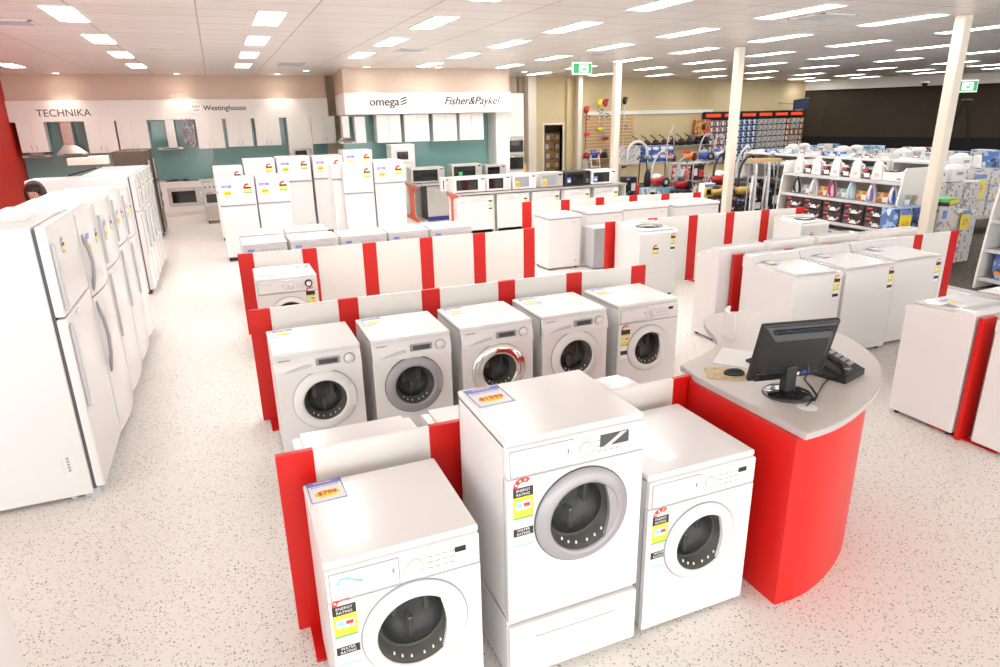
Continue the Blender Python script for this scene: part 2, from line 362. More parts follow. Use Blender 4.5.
vent(291, 64, .33, .6, 'grey square air vent in the ceiling beside the projecting bulkhead'); vent(822, 17, .3, .3, 'white square air diffuser in the ceiling at the right')
vent(411, 50, .25, .25, 'dark slim air vent in the ceiling near the centre', True); vent(597, 54, .25, .25, 'white air vent in the ceiling behind the green exit sign')
def exit_sign(p, label, s=1):
    t = thing('exit_sign', label, 'exit sign', p); MB().box(-.19 * s, .19 * s, -.02, .02, -.2 * s, 0, exitw, .004).build('sign_box', t)
    g = MB().box(-.18 * s, -.07 * s, -.026, -.02, -.18 * s, -.02 * s, exitm).box(.12 * s, .18 * s, -.026, -.02, -.18 * s, -.02 * s, exitm)
    g.box(-.07 * s, .12 * s, -.026, -.02, -.04 * s, -.02 * s, exitm).box(-.07 * s, .12 * s, -.026, -.02, -.18 * s, -.165 * s, exitm)
    g.ell((.06 * s, -.026, -.075 * s), .018 * s, .004, .018 * s, exitm).box(.0, .07 * s, -.026, -.02, -.13 * s, -.1 * s, exitm); g.build('running_figure_panel', t)
    MB().cyl(.008, (0, 0, 0), 'z', .12, lgrey).build('hanger', t)
p = ony(582, 62.3, 11.0); exit_sign(p, 'green and white exit sign hanging left of centre'); p = onx(967, 80, 22); exit_sign(p, 'green and white exit sign hanging before the dark wall', 1.8)
bpy.data.objects['exit_sign.001'].rotation_euler = (0, 0, -.5)
MB_ = MB().cyl(.12, (0, 0, 0), 'z', .05, white2).lathe([(.1, 0), (.085, -.06), (.05, -.09), (.0001, -.1)], (0, 0, 0), 'z', black, 16)
q = onz(925, 84, 3.12); solo('security_camera', MB_, 'small black dome security camera under the white bulkhead', 'security camera', (25.0, 15.5, 3.38)).location = ony(925, 83, 15.5)
# columns ------------------------------------------------------------
def column(x, y, w, label):
    o = solo('support_column', MB().box(-w / 2, w / 2, -w / 2, w / 2, 0, CE, cream, .012), label, 'column', (x, y, 0))
column(9.40, 6.48, .15, 'tall cream support column beside the iron shelves'); column(9.40, 10.70, .15, 'tall cream support column among the vacuum cleaners')
column(9.05, 14.42, .16, 'tall cream support column behind the microwaves'); column(11.0, 19.75, .16, 'slim pale column at the left edge of the slatwall')
column(9.3, 19.82, .28, 'pale pilaster at the right end of the kitchen wall')

# ------------------------------------------------------------------ kitchens
YF = 19.6
def fascia(name, x0, x1, y, z0, z1, label):
    t = thing(name, label, 'sign board', (x0, y, z0)); MB().box(0, x1 - x0, 0, .12, 0, z1 - z0, panelw, .006).build('board', t); return t
txd = mat('dark_lettering', (.05, .045, .05), .5)
f1 = fascia('sign_fascia', XL + .01, 3.0, YF, 2.44, 2.93, 'long white sign board above the left kitchens with two brand signs')
f2 = fascia('sign_fascia', 2.97, 7.32, 16.8, 2.47, 2.97, 'white sign board on the projecting bulkhead with two brand signs')
MB().prism([(0, .12), (.08, .12), (.33, 2.8), (.25, 2.8)], 'z', 0, .5, panelw).build('side_board', f2)
def sign(par, body, u0, u1, v, y, **kw):
    a, b = ony(u0, v, y), ony(u1, v, y); w = b.x - a.x; bp = par.location
    o = text(body, .3, txd, par, 'lettering', ((a.x + b.x) / 2 - bp.x, y - bp.y - .004, (a.z + b.z) / 2 - bp.z), FRONT_ROT, **kw)
    bb = max(v.co.x for v in o.data.vertices) - min(v.co.x for v in o.data.vertices); k = w / bb; o.scale = (k, k, 1); return o
sign(f1, 'TECHNIKA', 36, 91, 113.3, YF); sign(f1, 'Westinghouse', 203, 246, 108, YF, bold=1)
sign(f2, 'omega', 369, 399, 102, 16.8, bold=1); sign(f2, 'Fisher&Paykel', 443, 499, 101, 16.8, shear=.35, bold=1)
g = MB()
for i in range(3): g.prism([(0, i * .07), (.2, i * .07 + .06), (.2, i * .07 + .1), (.03, i * .07 + .04)], 'y', -.004, .001, txd)
o = g.build('slash_emblem', f2); a = ony(400, 103.5, 16.8); o.location = (a.x - f2.location.x, 0, a.z - f2.location.z - .05); o.scale = (.85, 1, .9)
a = ony(196, 108, YF); g = MB().lathe([(.15, 0), (.15, -.004), (.162, -.004), (.162, 0)], (0, 0, 0), 'y', lgrey, 32)
for k in (-.07, 0, .07): g.box(k - .018, k + .018, -.004, 0, .03, .055, txd)
g.prism([(-.09, .04), (-.05, -.02), (-.03, -.02), (0, .02), (.03, -.02), (.05, -.02), (.09, .04), (.075, .04), (.04, 0), (0, .04), (-.04, 0), (-.075, .04)], 'y', -.004, 0, lgrey).box(-.07, .07, -.004, 0, -.06, -.045, txd)
o = g.build('round_emblem', f1); o.location = (a.x - f1.location.x, 0, a.z - f1.location.z)
# splashbacks
solo('splashback', MB().box(XL + .02, 2.98, 20.15, 20.19, .9, 2.43, teal), 'teal glass splashback behind the left kitchens', 'splashback')
solo('splashback', MB().box(3.0, 6.94, 17.56, 17.61, .9, 2.46, teal), 'teal glass splashback under the projecting bulkhead', 'splashback')
struct('wall_back.003', MB().prism([(3.1, 17.62), (7.3, 17.62), (7.3, 17.75), (3.25, 17.75), (3.42, 20.1), (3.36, 20.1)], 'z', 0, 2.46, teal))
struct('trim_3', MB().box(6.95, 7.34, 16.98, 17.6, 0, 2.47, panelw))

def cabinet(u0, u1, vt, vb, y, label, ndoor=2, depth=.36, group='white wall cabinets over the kitchens', under=False):
    a, b = ony(u0, vb, y), ony(u1, vb, y); w = b.x - a.x; h = 2.46 - a.z
    t = thing('wall_cabinet', label, 'cabinet', ((a.x + b.x) / 2, y, a.z), 0, group)
    MB().box(-w / 2, w / 2, .02, depth, 0, h, white2, .004).build('body', t)
    for i in range(ndoor):
        d0 = -w / 2 + w * i / ndoor + .004; d1 = -w / 2 + w * (i + 1) / ndoor - .004
        d = MB().box(d0, d1, 0, .02, .01, h - .01, panelw, .003).build('door', t)
        hx = d1 - .05 if i == 0 and ndoor == 2 else d0 + .05
        MB().tube([(hx, 0, .05), (hx, -.03, .06), (hx, -.03, .16), (hx, 0, .17)], .006, chrome, 6).build('handle', d)
    return t
cabs = [((22, 50), 153, YF, 'leftmost white wall cabinet, against the red wall'), ((90, 120), 153.5, YF, 'white wall cabinet right of the pyramid range hood'), ((121.5, 152), 152.5, YF, 'white wall cabinet above the tall steel fridges'),
        ((199.5, 226), 149, YF, 'white wall cabinet right of the wrapped steel hood'), ((229, 254), 147, YF, 'middle white wall cabinet under the emblem lettering'), ((257.5, 282), 146, YF, 'white wall cabinet left of the white oven tower'), ((313, 337), 144, YF, 'white wall cabinet right of the white oven tower'),
        ((378, 402), 143, 16.95, 'white wall cabinet right of the chimney hood under the projecting bulkhead'), ((405.5, 430), 142, 16.95, 'second white wall cabinet from the left under the projecting bulkhead'), ((434, 457.5), 141.5, 16.95, 'third white wall cabinet from the left under the projecting bulkhead'), ((460.5, 484), 140.5, 16.95, 'rightmost white wall cabinet under the projecting bulkhead')]
for (uu, vb, y, lb) in cabs: cabinet(uu[0], uu[1], 0, vb, y, lb)
def hood(u0, u1, c0, c1, vb, vc, y, label, flat=False, m=steel):
    a, b = ony(u0, vb, y), ony(u1, vb, y); w = b.x - a.x; cx = (a.x + b.x) / 2; c = ony((c0 + c1) / 2, vb, y).x - cx; cw = ony(c1, vb, y).x - ony(c0, vb, y).x; zc = ony(c0, vc, y).z - a.z
    t = thing('range_hood', label, 'range hood', (cx, y, a.z)); n = MB(); r = .05
    vs = [(-w / 2, 0, r), (w / 2, 0, r), (w / 2, .48, r), (-w / 2, .48, r), (c - cw / 2, .15, zc), (c + cw / 2, .15, zc), (c + cw / 2, .45, zc), (c - cw / 2, .45, zc)]
    n.add(vs, [(0, 1, 5, 4), (1, 2, 6, 5), (2, 3, 7, 6), (3, 0, 4, 7), (4, 5, 6, 7)], m); n.box(-w / 2, w / 2, 0, .48, 0, r, m, .004); n.build('canopy', t)
    MB().box(c - cw / 2, c + cw / 2, .15, .45, zc - .01, 2.45 - a.z, m, .004).build('chimney', t)
    MB().box(-w * .3, w * .3, -.003, .001, .015, .035, black).build('control_strip', t)
hood(57, 89, 65, 76, 156, 145, YF, 'pyramid shaped steel range hood left of the white cabinet')
hood(22.5, 51, 30, 42, 158, 155.2, YF, 'slim range hood strip under the leftmost white cabinet', m=steel_l)
hood(158, 184, 169, 178, 150, 147.5, YF, 'slim flat steel range hood with tall chimney beside the wrapped hood')
hood(341, 355.5, 345, 352, 144, 138, 16.95, 'steel chimney range hood under the left end of the projecting bulkhead')
solo('range_hood_casing', MB().box(-.13, .13, 0, .3, 0, .62, white2, .01).box(-.1, .1, -.006, 0, .05, .55, panelw), 'white hood casing standing beside the steel chimney hood', 'range hood', ony(361.5, 143, 16.93))
mb = MB(); random.seed(3); vs = []; fs = []; nx, nz = 9, 12
for j in range(nz + 1):
    for i in range(nx + 1): vs.append(((i / nx - .5) * .28 + random.uniform(-.015, .015), random.uniform(-.04, .03), j / nz * .72 + random.uniform(-.02, .02)))
for j in range(nz):
    for i in range(nx): a = j * (nx + 1) + i; fs.append((a, a + 1, a + nx + 2, a + nx + 1))
mb.add(vs, fs, silver); mb.box(-.13, .13, .03, .35, .0, .68, silver)
solo('wrapped_range_hood', mb, 'range hood wrapped in crumpled silver plastic beside the slim hood', 'range hood', ony(191.5, 147, YF + .02))

def oven_front(par, x0, x1, z0, z1, y=0, m=steel_l):
    f = MB().box(x0, x1, y - .02, y, z0, z1, m, .005).build('oven', par)
    MB().box(x0 + (x1 - x0) * .1, x0 + (x1 - x0) * .75, y - .026, y - .02, z0 + (z1 - z0) * .18, z1 - (z1 - z0) * .2, blackg, .003).build('window', f)
    k = MB()
    for i in range(3): k.cyl(.018, (x1 - (x1 - x0) * .1, y - .02, z0 + (z1 - z0) * (.25 + .22 * i)), 'y', -.02, chrome, 10)
    k.build('knob_row', f)
    MB().tube([(x0 + (x1 - x0) * .1, y - .02, z1 - (z1 - z0) * .1), (x0 + (x1 - x0) * .1, y - .05, z1 - (z1 - z0) * .1), (x0 + (x1 - x0) * .75, y - .05, z1 - (z1 - z0) * .1), (x0 + (x1 - x0) * .75, y - .02, z1 - (z1 - z0) * .1)], .007, chrome, 6).build('oven_handle', f)
# island bench with built-in oven at end of the aisle
a, b = ony(157.5, 185, 19.45), ony(213, 185, 19.45); w = b.x - a.x
t = thing('oven_cabinet', 'white bench cabinet with a built in steel oven at the end of the left aisle', 'oven cabinet', ((a.x + b.x) / 2, 19.45, 0))
MB().box(-w / 2, w / 2, 0, .6, .1, .86, white2, .005).build('body', t); MB().box(-w / 2 + .02, w / 2 - .02, .05, .6, 0, .1, panelw).build('plinth', t)
MB().box(-w / 2 - .02, w / 2 + .02, -.03, .62, .86, .9, panelw, .006).build('worktop', t)
z1 = ony(186, 187, 19.45).z; z0 = ony(186, 206, 19.45).z
xo0 = ony(168, 195, 19.45).x - t.location.x; xo1 = ony(205, 195, 19.45).x - t.location.x
oven_front(t, xo0, xo1, max(z0, .2), min(z1, .84))
ck = MB().box(xo0, xo1 - .1, .06, .54, .9, .915, blackg, .003)
for i in range(4): ck.cyl(.07, (xo0 + .2 + .28 * (i % 2), .18 + .24 * (i // 2), .915), 'z', .02, black, 12)
ck.build('cooktop', t)
hb = MB().box(-w / 2 + .0, -w / 2 + .07, -.01, 0, .55, .68, blackg).box(-w / 2 + .0, -w / 2 + .07, -.01, 0, .3, .43, blackg); hb.build('black_pull', t)
# freestanding cooker beside it
a = ony(208, 200, 18.2); q = ony(221, 227, 18.2)
t = thing('freestanding_cooker', 'tall steel freestanding cooker partly hidden behind the short white fridges', 'cooker', (ony(216, 200, 17.6).x, 17.6, 0))
MB().box(-.27, .27, .02, .6, .08, .98, steel_l, .006).build('body', t); oven_front(t, -.26, .26, .45, .78); MB().box(-.25, .25, 0, .02, .12, .42, steel, .004).build('drawer', t); k = MB()
for i in range(5): k.cyl(.02, (-.2 + .1 * i, .02, .88), 'y', -.03, black, 10)
k.build('knob_row', t)
for sx in (-.22, .22): MB().cyl(.02, (sx, .1, 0), 'z', .08, black, 10).build('leg', t)
def tower(u0, u1, vt, y, wins, label, d=.53):
    a, b = ony(u0, vt, y), ony(u1, vt, y); w = b.x - a.x; t = thing('oven_tower', label, 'oven tower', ((a.x + b.x) / 2, y, 0))
    MB().box(-w / 2, w / 2, .02, d, 0, a.z, white2, .005).build('body', t)
    zs = [ony((u0 + u1) / 2, v, y).z for v in wins]; lo = 0
    MB().box(-w / 2 + .01, w / 2 - .01, 0, .02, .1, zs[-1] - .02, panelw, .003).build('lower_door', t)
    MB().box(-w / 2 + .01, w / 2 - .01, 0, .02, zs[0] + .02, a.z - .01, panelw, .003).build('upper_door', t)
    for i in range(0, len(wins), 2):
        if len(wins) == 4:
            o = MB().box(-w / 2 + .03, w / 2 - .03, -.02, 0, zs[i + 1], zs[i], steel, .004).build('oven', t); MB().box(-w / 2 + .05, w / 2 - .05, -.026, -.02, zs[i + 1] + .03, zs[i] - .09, blackg, .003).build('window', o)
            MB().tube([(-w * .35, -.02, zs[i] - .06), (-w * .35, -.05, zs[i] - .06), (w * .35, -.05, zs[i] - .06), (w * .35, -.02, zs[i] - .06)], .008, chrome, 6).build('oven_handle', o)
        else: oven_front(t, -w / 2 + w * .14, w / 2 - w * .12, zs[i + 1], zs[i], 0, white2 if y < 17 else steel)
    return t
tower(286, 310, 117, YF, [149, 157], 'tall white oven tower between wall cabinets behind the white fridges')
tower(391, 414.5, 145, 16.45, [149, 162], 'white tower with a built in microwave behind the white fridges')
tower(506.5, 524, 93.5, 17.2, [137, 153, 154, 170], 'tall white tower holding two built in ovens at the right end of the kitchens')

# ------------------------------------------------------------------ labels stuck on the appliances
def energy_label(par, x, y, z, w=.075, axis='y', near=False):
    """tall sticker: red star arc, black band, yellow block, water band; face looks to -y"""
    h = w * 3.75; m = MB().box(-w / 2, w / 2, -.0015, 0, 0, h * .86, white_p)
    m.box(-w / 2, w / 2, -.0022, -.0015, h * .70, h * .83, black_p).box(-w / 2, w / 2, -.0022, -.0015, h * .42, h * .70, yellow).box(-w * .38, w * .38, -.0026, -.0022, h * .52, h * .64, white_p)
    m.box(-w * .34, -.002, -.003, -.0026, h * .56, h * .61, cyan_p).box(.002, w * .34, -.003, -.0026, h * .56, h * .61, red_p)
    m.box(-w / 2, w / 2, -.0022, -.0015, h * .395, h * .42, green_p).box(-w / 2, w / 2, -.0022, -.0015, h * .15, h * .26, black_p).box(-w / 2, w / 2, -.0022, -.0015, 0, h * .02, cyan_p)
    pts = []
    for i in range(13):
        a = PI * (1.0 - .72 * i / 12); pts.append((w * .02 + w * .52 * math.cos(a), h * .83 + w * .5 * math.sin(a)))
    for i in range(12, -1, -1):
        a = PI * (1.0 - .72 * i / 12); pts.append((w * .02 + w * .3 * math.cos(a), h * .83 + w * .26 * math.sin(a)))
    for i in range(12):
        q = [pts[i], pts[i + 1], pts[24 - i], pts[25 - i]]; m.add([(a, -.0022, b) for a, b in q], [(0, 1, 2, 3)], red_p)
    for k in (.2, .5, .8):
        a = PI * (1.0 - .72 * k); m.ell((w * .02 + w * .41 * math.cos(a), -.0028, h * .83 + w * .38 * math.sin(a)), w * .06, .0006, w * .06, white_p, 8, 4)
    o = m.build('energy_label', par, 'tall sticker with red star arc, yellow block and black bands'); o.location = (x, y, z)
    if near:
        for i, (b, zz) in enumerate((('ENERGY', .79), ('RATING', .735), ('WATER', .23), ('RATING', .18))):
            t = text(b, w * .19, white_p, o, 'lettering', (0, -.0026, h * zz), FRONT_ROT, ext=.0002)
    return o
def star_tag(par, x, y, z, w=.11):
    m = MB().box(-w / 2, w / 2, -.0015, 0, 0, w * 1.35, white_p); m.box(-w / 2, w / 2, -.003, -.0015, w * .62, w * .86, black_p).box(-w / 2, w / 2, -.003, -.0015, w * .12, w * .62, yellow).box(-w / 2, w / 2, -.003, -.0015, 0, w * .12, green_p)
    m.box(-w * .3, w * .3, -.0035, -.003, w * .3, w * .46, white_p).lathe([(w * .22, 0), (w * .48, 0)], (0, -.003, w * .86), 'y', red_p, 10, False, PI * .3, PI)
    o = m.build('energy_label', par, 'small star rating sticker, red, black and yellow'); o.location = (x, y, z); return o
def price_tag(par, x, y, z, w=.14, rot=None):
    m = MB().box(-w / 2, w / 2, -.0015, 0, 0, w * 1.3, white_p)
    m.box(-w / 2, w / 2, -.003, -.0015, w * 1.02, w * 1.3, blue_p).box(-w * .35, w * .2, -.0035, -.003, w * 1.1, w * 1.2, pink_p).box(-w * .36, w * .4, -.003, -.0015, w * .2, w * .68, yellow)
    m.box(-w * .26, w * .3, -.0035, -.003, w * .36, w * .5, orange_p).box(-w / 2, w / 2, -.003, -.0015, 0, w * .04, blue_p)
    o = m.build('price_label', par, 'blue and white price label with a yellow patch'); o.location = (x, y, z)
    if rot: o.rotation_euler = rot
    return o
def price_card(loc, rz, label, w=.15, txt='$799', brand='ELECTROLUX', near=False):
    t = thing('price_card', label, 'price card', loc, rz, None if near else 'price cards on the middle row washing machines'); h = w * 1.15
    m = MB().box(-w / 2, w / 2, -h / 2, h / 2, 0, .0015, white_p)
    m.box(-w / 2, w / 2, h * .30, h / 2, .0015, .002, blue_p).box(-w * .3, w * .22, h * .4, h * .46, .002, .0025, pink_p).box(-w / 2, w / 2, -h / 2, -h * .47, .0015, .002, blue_p)
    m.box(-w / 2, -w * .47, -h / 2, h / 2, .0015, .002, blue_p).box(w * .47, w / 2, -h / 2, h / 2, .0015, .002, blue_p)
    m.ell((0, -h * .14, .0015), w * .36, h * .17, .001, yellow, 20, 6); m.build('card', t)
    if near:
        text(brand, w * .13, blue_p, t, 'lettering', (0, h * .23, .0025), (0, 0, 0), ext=.0002); text(txt, w * .27, red_p, t, 'lettering', (0, -h * .13, .0035), (0, 0, 0), bold=1, ext=.0003)
    return t

def plate_hole(m, x0, x1, z0, z1, y0, y1, cx, cz, r, mt, n=48):
    """front board with a round opening"""
    ring = []; outer = []
    cs = [math.atan2(z - cz, x - cx) for x in (x0, x1) for z in (z0, z1)]
    an = sorted([2 * PI * i / n - PI for i in range(n)] + cs)
    for a in an:
        c, s_ = math.cos(a), math.sin(a); t = min([((x1 - cx) / c) if c > 1e-9 else ((x0 - cx) / c) if c < -1e-9 else 1e9, ((z1 - cz) / s_) if s_ > 1e-9 else ((z0 - cz) / s_) if s_ < -1e-9 else 1e9])
        ring.append((cx + r * c, cz + r * s_)); outer.append((cx + t * c, cz + t * s_))
    k = len(an); vs = [(a, y0, b) for a, b in ring + outer] + [(a, y1, b) for a, b in ring + outer]; fs = []
    for i in range(k):
        j = (i + 1) % k; fs += [(i, j, k + j, k + i), (2 * k + i, 3 * k + i, 3 * k + j, 2 * k + j), (i, 2 * k + i, 2 * k + j, j), (k + i, k + j, 3 * k + j, 3 * k + i)]
    m.add(vs, fs, mt); return m
def open_casing(m, x0, x1, y0, y1, z0, z1, mt, th=.006):
    return m.box(x0, x0 + th, y0, y1, z0, z1, mt).box(x1 - th, x1, y0, y1, z0, z1, mt).box(x0, x1, y1 - th, y1, z0, z1, mt).box(x0, x1, y0, y1, z0, z0 + th, mt).box(x0, x1, y0, y1, z1 - th, z1, mt)
# ------------------------------------------------------------------ front loading washing machines
def door(par, cz, R_, r, ring, handle=True, y=0, chromed=False, cut=True, cx=0):
    d = MB()
    d.lathe([(r + .004, .002), (R_, .002), (R_, -.010), (R_ - .006, -.020), (r + .016, -.036), (r + .004, -.034), (r, -.024), (r, .015)], (cx, y, cz), 'y', ring, 56)
    if not chromed: d.lathe([(R_ + .004, -.001), (R_ + .004, -.006), (R_, -.008)], (cx, y, cz), 'y', seam if ring == silver else grey, 56)
    o = d.build('door', par, 'round door with %s rim' % ('silver' if ring == silver else 'chrome' if chromed else 'white'))
    MB().lathe([(r, -.022), (r * .98, -.012), (r * .93, -.004), (r * .90, .05), (r * .84, .06), (r * .80, .05)], (cx, y, cz), 'y', gasket, 40).build('rubber_gasket', o)
    b = MB().lathe([(r * .97, .0), (r * .93, .05), (r * .80, .11), (r * .5, .14), (.0001, .145)], (cx, y, cz), 'y', darkin, 36)
    for k in range(3):
        a = k * 2 * PI / 3 + .5; b.box(cx + r * .5 * math.cos(a) - .012, cx + r * .5 * math.cos(a) + .012, y + .085, y + .14, cz + r * .5 * math.sin(a) - .05, cz + r * .5 * math.sin(a) + .05, drum, .008)
    b.build('drum', o)
    MB().lathe([(r * .97, -.018), (r * .9, .0), (r * .72, .045), (r * .62, .075), (r * .4, .088), (.0001, .09)], (cx, y, cz), 'y', glass, 40).build('door_glass', o)
    g = MB()
    for a in (3.9, 4.2, 4.5, 4.9, 5.2, 5.5): g.box(cx + r * .84 * math.cos(a) - .003, cx + r * .84 * math.cos(a) + .003, y - .012, y - .006, cz + r * .84 * math.sin(a) - .006, cz + r * .84 * math.sin(a) + .006, white_p)
    g.build('water_mark_glint', o)  # white flecks paint the glints of water marks on the glass
    if cut:
        pts = []; x0 = r * .62
        for i in range(9): t = -math.acos(.62) + 2 * math.acos(.62) * i / 8; pts.append((cx + r * 1.01 * math.cos(t), cz + r * 1.01 * math.sin(t)))
        mid = [(cx + x0 + .022 * math.sin(PI * k / 6), cz + r * .78 * (1 - 2 * k / 6)) for k in range(1, 6)]
        vs = [(a, y - .033, b) for a, b in pts + mid]; n = len(vs)
        MB().add(vs + [(a, b + .02, c) for a, b, c in vs], [list(range(n)), list(range(n, 2 * n))[::-1]] + [(i, (i + 1) % n, (i + 1) % n + n, i + n) for i in range(n)], ring).build('door_handle', o)
    elif handle:
        m = MB()
        for i in range(8):
            t0_, t1_ = -.35 + .1 * i, -.35 + .1 * (i + 1)
            ra, rb = R_ - .045, R_ - .004
            vs = [(cx + rr * math.cos(t), y - .036 + .004 * (rr == rb), cz + rr * math.sin(t)) for rr in (ra, rb) for t in (t0_, t1_)]; m.add(vs, [(0, 1, 3, 2)], ring)
        m.build('door_handle', o)
    return o
def washer(name, label, loc, w=.60, d=.60, h=.85, ring=white2, R_=.20, r=.14, style='smooth', cut=True, cz=None, chromed=False, energy=True, ratingx=None, base=0, group=None, near=False, rz=0, cx=0):
    t = thing(name, label, 'washing machine', loc, rz, group); z0 = base; H = h
    open_casing(MB(), -w / 2, w / 2, .03, d, z0 + .02, H - .028, offwhite).build('body', t, 'pale side and rear casing')
    MB().box(-w / 2 - .002, w / 2 + .002, .012, d + .004, H - .03, H, white, .008).build('lid', t)
    ph = .135
    fp = plate_hole(MB(), -w / 2, w / 2, z0 + .02, H - .03 - ph, 0, .035, cx, cz or (z0 + .40), r * 1.02, white); fp.build('front_panel', t)
    cp = MB()
    if style == 'round':
        pr = [(.05, H - .03)]; pr += [(.03 - .045 * math.sin(k * PI / 2 / 6) ** .8, H - .03 - ph * k / 6) for k in range(7)]; pr += [(.05, H - .03 - ph)]
        cp.prism(pr, 'x', -w / 2, w / 2, white, False)
    else: cp.box(-w / 2, w / 2, -.004, .04, H - .028 - ph, H - .03, white, .008)
    c = cp.build('control_panel', t)
    yf = -.006 if style != 'round' else -.012; zc = H - .03 - ph * .5
    if style == 'round':
        m = MB().box(-.02, .15, yf - .008, yf + .01, zc - .018, zc + .035, silver, .006).box(.0, .13, yf - .011, yf - .006, zc - .008, zc + .026, mat('display_grey', (.08, .085, .08), .3)); m.build('display', c)
        m = MB().lathe([(.034, 0), (.034, -.012), (.028, -.026), (.0001, -.028)], (w / 2 - .085, yf + .006, zc + .005), 'y', white2, 24).lathe([(.041, 0), (.041, -.005), (.034, -.006)], (w / 2 - .085, yf + .006, zc + .005), 'y', silver, 24); m.build('program_knob', c)
        # scooped drawer pull
        pts = [(-.26, -.03), (-.19, .0), (-.1, .018), (-.05, .02), (-.05, -.002), (-.1, -.008), (-.18, -.02)]
        MB().prism([(a, zc - .02 + b) for a, b in pts], 'y', yf - .002, yf + .01, lgrey).build('drawer_pull', c)
        MB().box(-w / 2 + .03, -w / 2 + .11, yf + .002, yf + .005, zc + .045, zc + .053, grey).build('maker_mark', c)
        MB().box(-w / 2 + .002, w / 2 - .002, -.001, .0, H - .034 - ph, H - .03 - ph, grey).build('seam_line', c)
    else:
        dr = MB().box(-w / 2 + .012, -.027, yf - .001, yf + .004, zc - .058, zc + .058, grey).box(-w / 2 + .015, -.03, yf - .006, yf + .004, zc - .055, zc + .055, white2, .008).box(-w / 2 + .06, -.05, yf - .012, yf - .004, zc - .05, zc - .035, white, .004); dr.build('detergent_drawer', c)
        m = MB().lathe([(.03, 0), (.028, -.018), (.0001, -.02)], (.035, yf + .002, zc), 'y', white2, 24).lathe([(.032, -.001), (.032, -.003)], (.035, yf + .002, zc), 'y', grey, 24).box(.031, .039, yf - .03, yf - .015, zc - .025, zc + .025, white); m.build('program_knob', c)
        pk = MB()
        for i in range(4):
            for j in range(3): pk.box(.085 + .03 * i, .105 + .03 * i, yf + .0005, yf + .002, zc - .03 + .025 * j, zc - .026 + .025 * j, grey)
        for i in range(14):
            a = i * 2 * PI / 14; pk.box(.035 + .043 * math.cos(a) - .0015, .035 + .043 * math.cos(a) + .0015, yf + .0005, yf + .002, zc + .043 * math.sin(a) - .004, zc + .043 * math.sin(a) + .004, grey)
        pk.build('printed_marks', c)
        if style == 'wide': MB().box(.10, .235, yf - .004, yf + .004, zc - .01, zc + .045, mat('display_grey', (.08, .085, .08), .3), .003).box(.10, .235, yf - .005, yf - .003, zc - .022, zc - .006, lgrey).prism([(.11, zc - .01), (.14, zc - .01), (.225, zc + .045), (.195, zc + .045)], 'y', yf - .0055, yf - .004, lgrey).build('display', c)  # slanted pale strip on the wide display is a painted reflection
        else: MB().box(w / 2 - .105, w / 2 - .06, yf - .002, yf + .004, zc + .012, zc + .034, blackg).build('display', c)
        MB().box(-w / 2 + .08, -w / 2 + .15, yf - .008, yf - .006, zc + .04, zc + .046, lgrey).build('maker_mark', c)
        MB().box(-.055, -.048, yf - .008, yf - .006, zc + .0, zc + .02, blue_p).build('logo_dash', c)
        MB().box(-w / 2 + .002, w / 2 - .002, -.002, .0, H - .034 - ph, H - .031 - ph, grey).build('seam_line', c)
    door(t, cz or (z0 + .40), R_, r, ring, True, 0, chromed, cut, cx)
    if energy: energy_label(t, ratingx if ratingx is not None else -w / 2 + .07, 0, (cz or .4) - .08, .088, near=near)
    f = MB()
    for sx in (-1, 1):
        for sy in (.06, d - .06):
            MB().cyl(.022, (sx * (w / 2 - .06), sy, 0 if base == 0 else 0), 'z', .03, black, 10).build('foot', t) if base == 0 else None
    return t
L = washer('washing_machine', 'white front loader at the left front, with 799 price card and red board behind', (.447, 2.085, 0), near=True, cz=.470, R_=.213, r=.158, cx=.022, ratingx=-.245)
M = washer('washing_machine', 'tallest white front loader, silver door ring, standing on a drawer pedestal', (1.187, 2.088, 0), w=.635, d=.56, h=1.185, base=.31, ring=silver, R_=.218, r=.158, style='wide', cz=.782, cx=.022, near=True)
p = MB().box(-.3175, .3175, .02, .56, .01, .318, offwhite, .008).build('pedestal', M, 'pedestal under the machine')
dr = MB().box(-.3175, .3175, -.012, .02, .03, .305, white, .01).build('pedestal_drawer', M); MB().prism([(-.2, .235), (-.19, .222), (.19, .222), (.2, .235), (.19, .231), (-.19, .231)], 'y', -.018, -.01, lgrey).build('finger_groove', dr)
Rw = washer('washing_machine', 'white front loader right of the tallest one, beside the red counter', (1.865, 2.108, 0), near=True, cz=.445, R_=.2, r=.148, style='smooth')
for par, x, z in ((M, .2, .345), (Rw, .2, .12)):
    st = MB().box(0, .09, -.0015, 0, 0, .07, white_p)
    for k in range(5): st.box(.008, .08 - .01 * (k % 2), -.0022, -.0015, .01 + k * .011, .014 + k * .011, pink_p)
    o = st.build('notice_sticker', par, 'small white notice with red lines'); o.location = (x - .02, 0, z)
sw = MB().tube([(-.26, -.014, .765), (-.25, -.014, .785), (-.22, -.014, .785), (-.19, -.014, .765), (-.17, -.014, .76)], .004, cyan_p, 6); sw.build('printed_swirl', L)
price_card((.235, 2.60, .851), .03, 'price card reading 799 on the left front washing machine', .15, '$799', near=True)
price_card((.975, 2.53, 1.186), .03, 'price card reading 1599 on the tallest washing machine', .17, '$1599', near=True)
